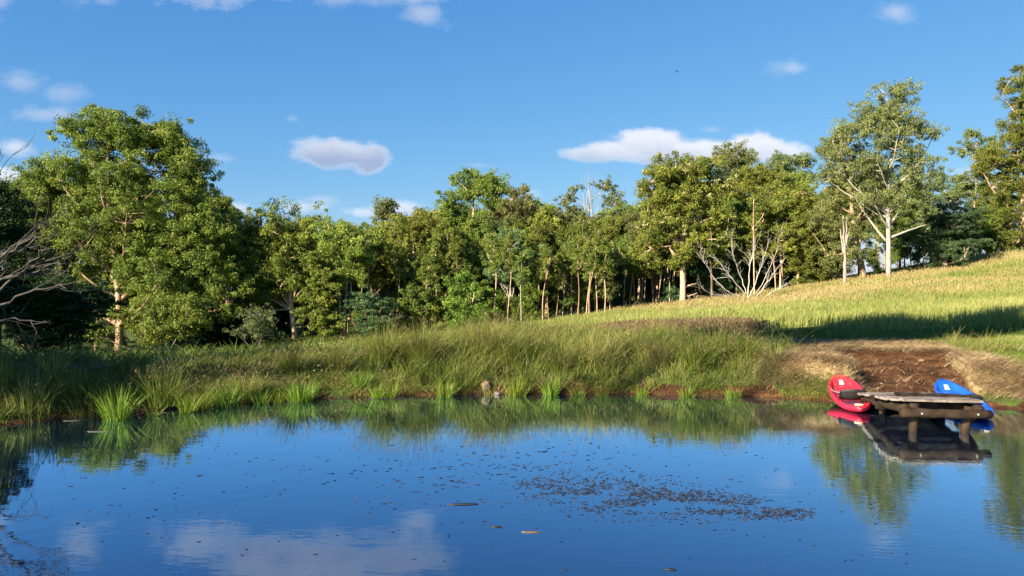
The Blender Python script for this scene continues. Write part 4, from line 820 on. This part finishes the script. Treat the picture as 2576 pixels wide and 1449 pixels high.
# ------------------------------------------------------------------ rocks
def rock(U, y, size, label, material, seed, sink=.3, flatten=1):
    r = np.random.default_rng(seed); import bmesh as _b
    bm = _b.new(); _b.ops.create_icosphere(bm, subdivisions=3, radius=1)
    cut = [(Vector(unit(r.normal(size=3))), r.uniform(.55, .85)) for _ in range(9)]
    for v in bm.verts:
        p_ = v.co.copy()
        for nn, dd in cut:
            k = p_.dot(nn) - dd
            if k > 0: p_ -= nn * k * .9
        p_ *= 1 + .04 * float(fbm(p_.x * 3 + 5, p_.y * 3 + p_.z * 2, 1, seed)); v.co = Vector((p_.x * size[0], p_.y * size[1], p_.z * size[2]))
    me = bpy.data.meshes.new('rock'); bm.to_mesh(me); bm.free(); me.materials.append(M[material])
    x = X(U, y); y = y if U > 2200 else float(ysh(np.array([x]))[0]) + (y - 18.7); o_ = bpy.data.objects.new('rock', me); COL.objects.link(o_); o_.location = (x, y, max(G(x, y), 0) + size[2] * sink); o_.rotation_euler = (0, 0, r.uniform(0, 6)); tag(o_, label, 'rock')
rock(1228, 18.9, (.19, .15, .15), 'pale sandy rock jutting from the bank at the water edge', 'soilrock', 3, .2)
rock(1256, 18.68, (.12, .1, .07), 'small grey rock lying in the water below the pale rock', 'greyrock', 4, .3)
rock(1140, 18.95, (.12, .1, .08), 'little reddish stone on the muddy bank under the broad tussock', 'soilrock', 6, .3)
rock(2222, 18.9, (.05, .04, .03), 'small white stone in the middle of the earth cut', 'soilrock', 7, .8)
rock(2322, 20.4, (.1, .05, .04), 'flat pale stone high in the earth cut', 'soilrock', 8, .8)
rock(2270, 20.4, (.09, .05, .035), 'flat pale stone left of its neighbour high in the earth cut', 'soilrock', 9, .8)

# ------------------------------------------------------------------ floating debris
b = MB(); r = np.random.default_rng(9)
def floaters(n, f):
    out = []
    while len(out) < n:
        U, V, s_ = f()
        y = ywater(U, V); out.append((X(U, y, V), y, s_))
    return out
L1 = floaters(4600, lambda: (lambda t_, q: (1280 + t_ * 780, 1222 + t_ * 76 + q * (22 + 34 * math.sin(math.pi * t_)) * (1.05 - .55 * t_), r.uniform(.004, .012)))(r.beta(1.8, 1.6), r.normal(0, .55)))
L1 = [f_ for f_ in L1 if r.uniform() < float(sst(-.35, .25, fbm(np.array([f_[0]]), np.array([f_[1] * 2.2]), .55, 141))[0])]
L2 = floaters(300, lambda: (r.uniform(100, 2300), 1100 + 349 * r.beta(1.1, 1.6), r.uniform(.005, .014)))
L3 = floaters(240, lambda: (r.normal(1280, 170), r.normal(1190, 40), r.uniform(.006, .022)))
for (x, y, s_) in L1 + L2 + L3:
    k = 6; a = np.sort(r.uniform(0, 6.28, k)); e_ = r.uniform(.35, .8); rr = s_ * r.uniform(.6, 1.2, k)
    ca, sa = math.cos(r.normal(0, .25)), math.sin(r.normal(0, .25))
    px = rr * np.cos(a) * r.uniform(1.4, 3.2); py = rr * np.sin(a) * e_
    top = np.stack([x + px * ca - py * sa, y + px * sa + py * ca, np.full(k, .006)], -1); bot = top.copy(); bot[:, 2] = -.01
    b.add(np.vstack([top, bot]), [(j, k + j, k + (j + 1) % k, (j + 1) % k) for j in range(k)], [(0, j, j + 1) for j in range(1, k - 1)], tint=r.uniform(0, 1))
M['debris'] = leaf_mat('floating weed', (.007, .012, .026), (.014, .022, .042), (.03, .036, .055), trans=0, rough=.6, spec=.12)
tag(b.build('floating_weed', M['debris'], smooth=False), 'drifting patch of dark weed scraps on the water', 'floating weed', kind='stuff')
def floatleaf(U, V, L_, W_, az, label, col):
    y = ywater(U, V); x = X(U, y, V); b = MB(); t_ = np.linspace(-1, 1, 11); wv = (1 - t_ ** 2) * (1 + .3 * t_) * W_ / 2
    v = []; 
    for k in range(11):
        cx, cy = t_[k] * L_ / 2, .04 * L_ * math.sin(t_[k] * 2)
        for sgn, zz in ((-1, .005), (0, .001), (1, .006)): v.append((cx * math.cos(az) - (cy + sgn * wv[k]) * math.sin(az), cx * math.sin(az) + (cy + sgn * wv[k]) * math.cos(az), zz + .004))
    v2 = [(a_, b_, c_ - .006) for a_, b_, c_ in v]; q = []
    for k in range(10):
        for j in range(2): i0 = k * 3 + j; q += [(i0, i0 + 3, i0 + 4, i0 + 1), (33 + i0 + 1, 33 + i0 + 4, 33 + i0 + 3, 33 + i0)]
    for k in range(10): q += [(k * 3, 33 + k * 3, 33 + k * 3 + 3, k * 3 + 3), (k * 3 + 2, k * 3 + 5, 33 + k * 3 + 5, 33 + k * 3 + 2)]
    b.add(v + v2, q); o_ = b.build('floating_leaf', col, loc=(x, y, 0)); tag(o_, label, 'leaf')
brownleaf = plain('brown leaf', (.2, .13, .07), .5); dleaf = plain('dark leaf', (.03, .028, .025), .4); paleleaf = plain('pale bark strip', (.12, .11, .08), .7)
floatleaf(1335, 1344, .21, .04, -.05, 'long brown leaf floating alone below the weed patch', brownleaf)
floatleaf(1165, 1273, .38, .07, .0, 'dark floating strip of bark left of the weed patch', dleaf)
floatleaf(1250, 1331, .12, .03, -.1, 'small dark leaf floating left of the long brown leaf', dleaf)
floatleaf(1690, 1440, .12, .035, -.3, 'dark leaf floating near the bottom of the view', dleaf)
floatleaf(975, 1004, .9, .07, .02, 'dark stick floating at the shore under the twin reed clumps', dleaf)
floatleaf(400, 1040, .4, .03, .03, 'pale bark strip floating by the left shore', paleleaf)
floatleaf(240, 1088, .35, .03, -.02, 'pale strip floating in the dark reflection at the left', paleleaf)
floatleaf(190, 1060, .5, .06, .1, 'dull leaf strip on the mud line at the far left shore', paleleaf)

# ------------------------------------------------------------------ kayaks
def kplastic(name, c, rough=.35):
    m, t, o = mat(name); tc = t.node('ShaderNodeTexCoord').outputs['Object']
    n = t.node('ShaderNodeTexNoise', {'Vector': tc, 'Scale': 5.0, 'Detail': 6.0, 'Roughness': .7}).outputs[0]
    n_ = t.node('ShaderNodeTexNoise', {'Vector': t.vmath('MULTIPLY', tc, (40, 3, 10)).outputs[0], 'Scale': 2.0, 'Detail': 3.0}).outputs[0]
    cc_ = t.mix(t.node('ShaderNodeMapRange', {'Value': n_, 1: .6, 2: .75, 3: 0.0, 4: .35}).outputs[0], c, tuple(min(1, x * .7 + .12) for x in c))
    cc_ = t.mix(t.node('ShaderNodeMapRange', {'Value': n, 1: .5, 2: .8, 3: 0.0, 4: .35}).outputs[0], cc_, tuple(x * .55 + .02 for x in c))
    p = t.node('ShaderNodeBsdfPrincipled', {'Base Color': cc_, 'Roughness': t.math('MULTIPLY_ADD', n, .4, rough - .15), 'Specular IOR Level': .5})
    t.l.new(p.outputs[0], o.inputs[0]); return m
M['black'] = plain('black nylon', (.012, .012, .014), .7); M['white'] = plain('white sticker', (.8, .78, .75), .4); M['yellow'] = plain('cream handle', (.75, .62, .35), .4)
M['maroon'] = plain('dark purple mat', (.06, .015, .035), .6); M['navy'] = plain('dark navy mat', (.01, .02, .06), .6)
M['strap'] = plain('grey strap', (.25, .22, .22), .6)
def kayak(label, stern, bow, col, matc, roll=0.0):
    stern, bow = Vector(stern), Vector(bow); L = (bow - stern).length
    root = empty('kayak', tuple(stern)); tag(root, label, 'kayak', 'kayaks pulled up beside the jetty')
    fy = (bow - stern).normalized(); rx = fy.cross(Vector((0, 0, 1))).normalized(); rz = rx.cross(fy)
    mt = Matrix((rx, fy, rz)).transposed() @ Matrix.Rotation(roll, 3, 'Y'); root.rotation_euler = mt.to_euler()
    N = 40; K = 0; Wd = .39; Hh = .2; V_ = []
    def half(t_): return Wd * max(.04, (1 - abs(2 * t_ - 1) ** 2.6)) ** .62
    def sheer(t_): return Hh + .08 * abs(2 * t_ - 1) ** 3
    def rocker(t_): return .17 * abs(2 * t_ - 1) ** 4
    def floor(t_):   # depth of the moulded deck below the rim
        d_ = .125 * sst(.1, .2, t_) * sst(.94, .8, t_)
        d_ = d_ * (1 - .35 * sst(.3, .33, t_) * sst(.5, .46, t_)) - .045 * (sst(.52, .54, t_) * sst(.62, .6, t_))
        if .62 < t_ < .82: d_ += .012 * math.sin((t_ - .62) / .2 * 6 * 2 * math.pi)   # foot ridges
        return float(max(.012, d_))
    for k in range(N + 1):
        t_ = k / N; w_ = half(t_); zt = sheer(t_); zb = rocker(t_); y_ = t_ * L; fl = zt - floor(t_); wi = max(.01, w_ - .07)
        sec = [(0, zb), (w_ * .5, zb + .01), (w_ * .86, zb + .05), (w_, zb + (zt - zb) * .55), (w_ * 1.0, zt - .035), (w_ - .02, zt - .004), (w_ - .05, zt), (wi, zt - .02), (wi * .93, fl + .03), (wi * .8, fl), (wi * .35, fl + .006), (0, fl + .012)]
        sec = [(a_, min(b_, zt) if i_ > 5 else b_) for i_, (a_, b_) in enumerate(sec)]
        full = sec + [(-a_, b_) for a_, b_ in sec[-2:0:-1]]; K = len(full); V_ += [(a_, y_, b_) for a_, b_ in full]
    q = [(k * K + j, k * K + (j + 1) % K, (k + 1) * K + (j + 1) % K, (k + 1) * K + j) for k in range(N) for j in range(K)]
    b = MB(); V_ += [(0, -.02, sheer(0) - .1), (0, L + .02, sheer(1) - .1)]; n0 = (N + 1) * K
    b.add(V_, q, [((j + 1) % K, j, n0) for j in range(K)] + [(N * K + j, N * K + (j + 1) % K, n0 + 1) for j in range(K)])
    hull = b.build('hull', col, root)
    def deck(t_, u): return Vector((u * max(.02, (half(t_) - .08)) * .8, t_ * L, sheer(t_) - floor(t_) + .012))
    def patch(name, t0, t1, u0, u1, m_, lift=.006, par=root):
        b = MB(); n_ = 8; vv_ = [deck(t0 + (t1 - t0) * i_ / n_, u0 + (u1 - u0) * j / 4) + Vector((0, 0, lift)) for i_ in range(n_ + 1) for j in range(5)]
        vb = [v_ - Vector((0, 0, .012)) for v_ in vv_]; m0 = len(vv_)
        q = [(i_ * 5 + j, i_ * 5 + j + 1, i_ * 5 + j + 6, i_ * 5 + j + 5) for i_ in range(n_) for j in range(4)]
        q += [(a_, b_, b_ + m0, a_ + m0) for a_, b_ in [(j + 1, j) for j in range(4)] + [(n_ * 5 + j, n_ * 5 + j + 1) for j in range(4)] + [(i_ * 5, i_ * 5 + 5) for i_ in range(n_)] + [(i_ * 5 + 9, i_ * 5 + 4) for i_ in range(n_)]]
        b.add(np.array(vv_ + vb), q); return b.build(name, m_, par)
    mat_ = patch('deck_mat', .13, .33, -.98, .98, matc, .01)
    # white lettering strokes on the mat
    b = MB(); zz = .028
    for (cx, cy, sx_, sy_, rot) in [(-.10,.22,.1,.016,.2),(-.06,.235,.016,.06,.1),(-.13,.205,.016,.05,.1),(.0,.2,.016,.075,.25),(-.035,.22,.016,.075,.25),(-.017,.245,.05,.014,.25),(.06,.185,.016,.07,.3),(.1,.175,.016,.07,.3),(.08,.215,.05,.014,.3)]:
        d_ = deck(cy, 0); b.box((cx, cy * L, d_.z + zz - .008), (sx_, sy_, .004), Matrix.Rotation(rot, 3, 'Z').to_quaternion())
    b.build('lettering', M['white'], mat_)
    # seat pad, backrest, straps
    b = MB(); d_ = deck(.44, 0); b.box((0, .44 * L, d_.z + .03), (.46, .34, .05), None, bev=.3); b.build('seat', M['black'], root)
    b = MB(); nn = 11; vv_ = []
    for th in (0, .045):
        for i_ in range(nn):
            u = -1 + 2 * i_ / (nn - 1)
            for j, zc in enumerate((0, .1, .2, .27)):
                vv_.append((u * (.27 - .03 * (j == 3)), .36 * L - .05 - .03 * j + .1 * u * u + th, d_.z + .02 + zc * (1 - .22 * abs(u) ** 3) ))
    q = []; m0 = nn * 4
    for i_ in range(nn - 1):
        for j in range(3): a_ = i_ * 4 + j; q += [(a_, a_ + 1, a_ + 5, a_ + 4), (m0 + a_ + 4, m0 + a_ + 5, m0 + a_ + 1, m0 + a_)]
        q += [(i_ * 4 + 3, m0 + i_ * 4 + 3, m0 + i_ * 4 + 7, i_ * 4 + 7), (i_ * 4, i_ * 4 + 4, m0 + i_ * 4 + 4, m0 + i_ * 4)]
    for i_ in (0, nn - 1):
        for j in range(3): a_ = i_ * 4 + j; q.append((a_, a_ + 1, m0 + a_ + 1, m0 + a_))
    b.add(vv_, q); b.build('backrest', M['black'], root)
    for sg in (-1, 1):
        b = MB(); z_ = sheer(.6)
        tube(b, bez(np.array([sg * .26, .34 * L, d_.z + .2]), np.array([sg * .34, .48 * L, z_ + .02]), np.array([sg * (half(.6) - .04), .62 * L, z_ + .01]), 9), [.012] * 9, 5); b.build('strap', M['black'] if sg > 0 else M['strap'], root)
        b = MB(); tube(b, bez(np.array([sg * .25, .34 * L, d_.z + .22]), np.array([sg * .32, .31 * L, z_]), np.array([sg * (half(.27) - .05), .24 * L, z_ + .01]), 7), [.01] * 7, 5); b.build('strap', M['black'], root)
    # carry handles and sticker
    b = MB(); z_ = sheer(.03); b.box((0, .045 * L, z_ + .02), (.17, .05, .035), None, bev=.3); b.build('handle', M['yellow'], root)
    b = MB(); z_ = sheer(.97); tube(b, bez(np.array([-.05, .975 * L, z_]), np.array([0, .99 * L, z_ + .07]), np.array([.05, .975 * L, z_]), 7), [.013] * 7, 6); b.build('handle', M['black'], root)
    st = patch('sticker', .835, .885, -.3, .3, M['white'], .004)
    b = MB()
    for cx in (-.05, 0, .05): b.box((cx, .852 * L, deck(.855, 0).z + .022), (.014, .07, .006))
    b.build('sticker_mark', col, st)
    for sg in (-1, 1):
        for t_ in (.5, .72): b = MB(); b.box((sg * (half(t_) - .03), t_ * L, sheer(t_) + .008), (.03, .06, .02)); b.build('strap_fitting', M['black'], root)
    return root
kayak('red kayak with a black seat, nosed up on the bank left of the jetty', (7.66, 16.1, -.1), (8.24, 18.5, .3), kplastic('red plastic', (.55, .016, .045)), M['maroon'], roll=R(-4))
kayak('blue kayak half hidden behind the right side of the jetty', (10.02, 15.45, -.1), (10.72, 18.35, .24), kplastic('blue plastic', (.008, .085, .45)), M['navy'], roll=R(-3))

# ------------------------------------------------------------------ jetty
jr = np.random.default_rng(31)
jroot = empty('jetty', (8.5, 15.8, 0)); tag(jroot, 'small weathered timber jetty standing over the water between the two kayaks', 'jetty')
J = Vector((8.5, 15.8, 0))
fl_, fr_, bl_, br_ = Vector((7.5, 14.35, .62)), Vector((9.22, 14.35, .62)), Vector((8.05, 17.35, .27)), Vector((9.95, 17.35, .27))
def beam(name, a, b_, h_, w_, m_, nseg=10, wob=.012):
    """rough sawn board between two points: slightly uneven edges and ends"""
    a, b_ = Vector(a), Vector(b_); d = (b_ - a).normalized(); s_ = d.cross(Vector((0, 0, 1))).normalized(); u = s_.cross(d); V_ = []
    for k in range(nseg + 1):
        p_ = a.lerp(b_, k / nseg); e = jr.normal(0, wob, 3)
        for (i_, j) in ((-.5, -.42), (-.42, -.5), (.42, -.5), (.5, -.42), (.5, .42), (.42, .5), (-.42, .5), (-.5, .42)):
            V_.append(p_ - J + s_ * (i_ * w_ + e[0] * (1 if i_ > 0 else -.5)) + u * (j * h_ + e[1] * .6))
    q = [(k * 8 + j, k * 8 + (j + 1) % 8, k * 8 + 8 + (j + 1) % 8, k * 8 + 8 + j) for k in range(nseg) for j in range(8)]
    n0 = nseg * 8; q += [(7, 6, 5, 4), (7, 4, 3, 0), (0, 3, 2, 1), (n0 + 4, n0 + 5, n0 + 6, n0 + 7), (n0, n0 + 3, n0 + 4, n0 + 7), (n0, n0 + 1, n0 + 2, n0 + 3)]
    b = MB(); b.add(np.array(V_), q); return b.build(name, m_, jroot, smooth=False)
def log(name, a, b_, r_, m_, n_=10, par=None):
    a, b_ = np.array(a, float) - np.array(J), np.array(b_, float) - np.array(J); P = a + (b_ - a) * np.linspace(0, 1, n_)[:, None]; P[1:-1] += jr.normal(0, r_ * .12, (n_ - 2, 3))
    b = MB(); tube(b, P, r_ * (1 + jr.normal(0, .05, n_)), 10, .5, .05, jr); return b.build(name, m_, jroot)
NP = 13
for k in range(NP):
    t_ = (k + .5) / NP; a = fl_.lerp(bl_, t_); b_ = fr_.lerp(br_, t_)
    ext0 = jr.uniform(-.1, .05); ext1 = jr.uniform(-.06, .1); a = a + Vector((ext0, 0, jr.uniform(-.006, .006))); b_ = b_ + Vector((ext1, 0, jr.uniform(-.006, .006)))
    if k == 0: a.x += .12; b_.x += .02
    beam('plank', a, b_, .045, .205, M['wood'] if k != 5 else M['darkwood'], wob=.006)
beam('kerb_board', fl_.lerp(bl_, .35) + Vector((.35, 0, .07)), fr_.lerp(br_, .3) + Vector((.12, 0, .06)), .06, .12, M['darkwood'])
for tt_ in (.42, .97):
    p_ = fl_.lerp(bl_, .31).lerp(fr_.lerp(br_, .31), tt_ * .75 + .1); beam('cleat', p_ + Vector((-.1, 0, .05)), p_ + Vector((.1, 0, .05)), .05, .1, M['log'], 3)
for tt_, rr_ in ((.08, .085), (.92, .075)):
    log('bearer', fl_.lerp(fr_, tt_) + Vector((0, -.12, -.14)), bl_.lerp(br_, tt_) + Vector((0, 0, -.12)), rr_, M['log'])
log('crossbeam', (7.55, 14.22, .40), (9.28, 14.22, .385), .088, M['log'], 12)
beam('shade_board', (8.15, 17.2, .02), (9.85, 17.2, .02), .42, .06, M['darkwood'])  # added board, blocks light so the gap under the deck stays dark
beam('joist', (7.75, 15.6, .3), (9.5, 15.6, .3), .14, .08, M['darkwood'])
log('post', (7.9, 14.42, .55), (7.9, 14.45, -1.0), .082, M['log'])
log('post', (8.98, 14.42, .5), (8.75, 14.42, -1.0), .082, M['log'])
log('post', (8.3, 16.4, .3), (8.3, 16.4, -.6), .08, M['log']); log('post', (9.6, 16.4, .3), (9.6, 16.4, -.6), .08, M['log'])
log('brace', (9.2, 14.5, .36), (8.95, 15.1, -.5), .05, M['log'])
for x_ in (7.9, 8.98):
    b = MB(); b.box((x_ - J.x, 14.12 - J.y, .4), (.035, .03, .035)); b.build('bolt', M['strap'], jroot)

# ------------------------------------------------------------------ bird
root = empty('bird', tuple(at(1700, 184, 45))); tag(root, 'small black bird flying high over the forest', 'bird')
b = MB(); P = np.array([[-.17, 0, -.03], [-.1, 0, 0], [0, 0, .02], [.08, 0, .03], [.13, 0, .045], [.17, 0, .04]]); tube(b, P, [.012, .035, .05, .035, .03, .006], 8)
for sg in (-1, 1):
    V_ = [(.06, .03 * sg, .03), (-.05, .03 * sg, .03), (.07, .17 * sg, .12), (-.06, .18 * sg, .11), (-.04, .36 * sg, .06)]; V2 = [(x_, y_, z_ - .012) for x_, y_, z_ in V_]
    b.add(V_ + V2, [(0, 1, 3, 2), (7, 8, 6, 5), (0, 2, 7, 5), (1, 6, 8, 3)], [(2, 3, 4), (9, 8, 7), (2, 4, 9), (2, 9, 7), (3, 8, 9), (3, 9, 4)])
b.add([(-.14, .015, -.02), (-.14, -.015, -.02), (-.28, .05, -.05), (-.28, -.05, -.05), (-.14, 0, -.03), (-.28, 0, -.06)], [(0, 1, 3, 2), (0, 2, 5, 4), (1, 4, 5, 3)], [(0, 4, 1), (2, 3, 5)])
b.build('body', M['black'], root); root.rotation_euler = (R(25), R(-20), R(40)); root.scale = (.5, .5, .5)
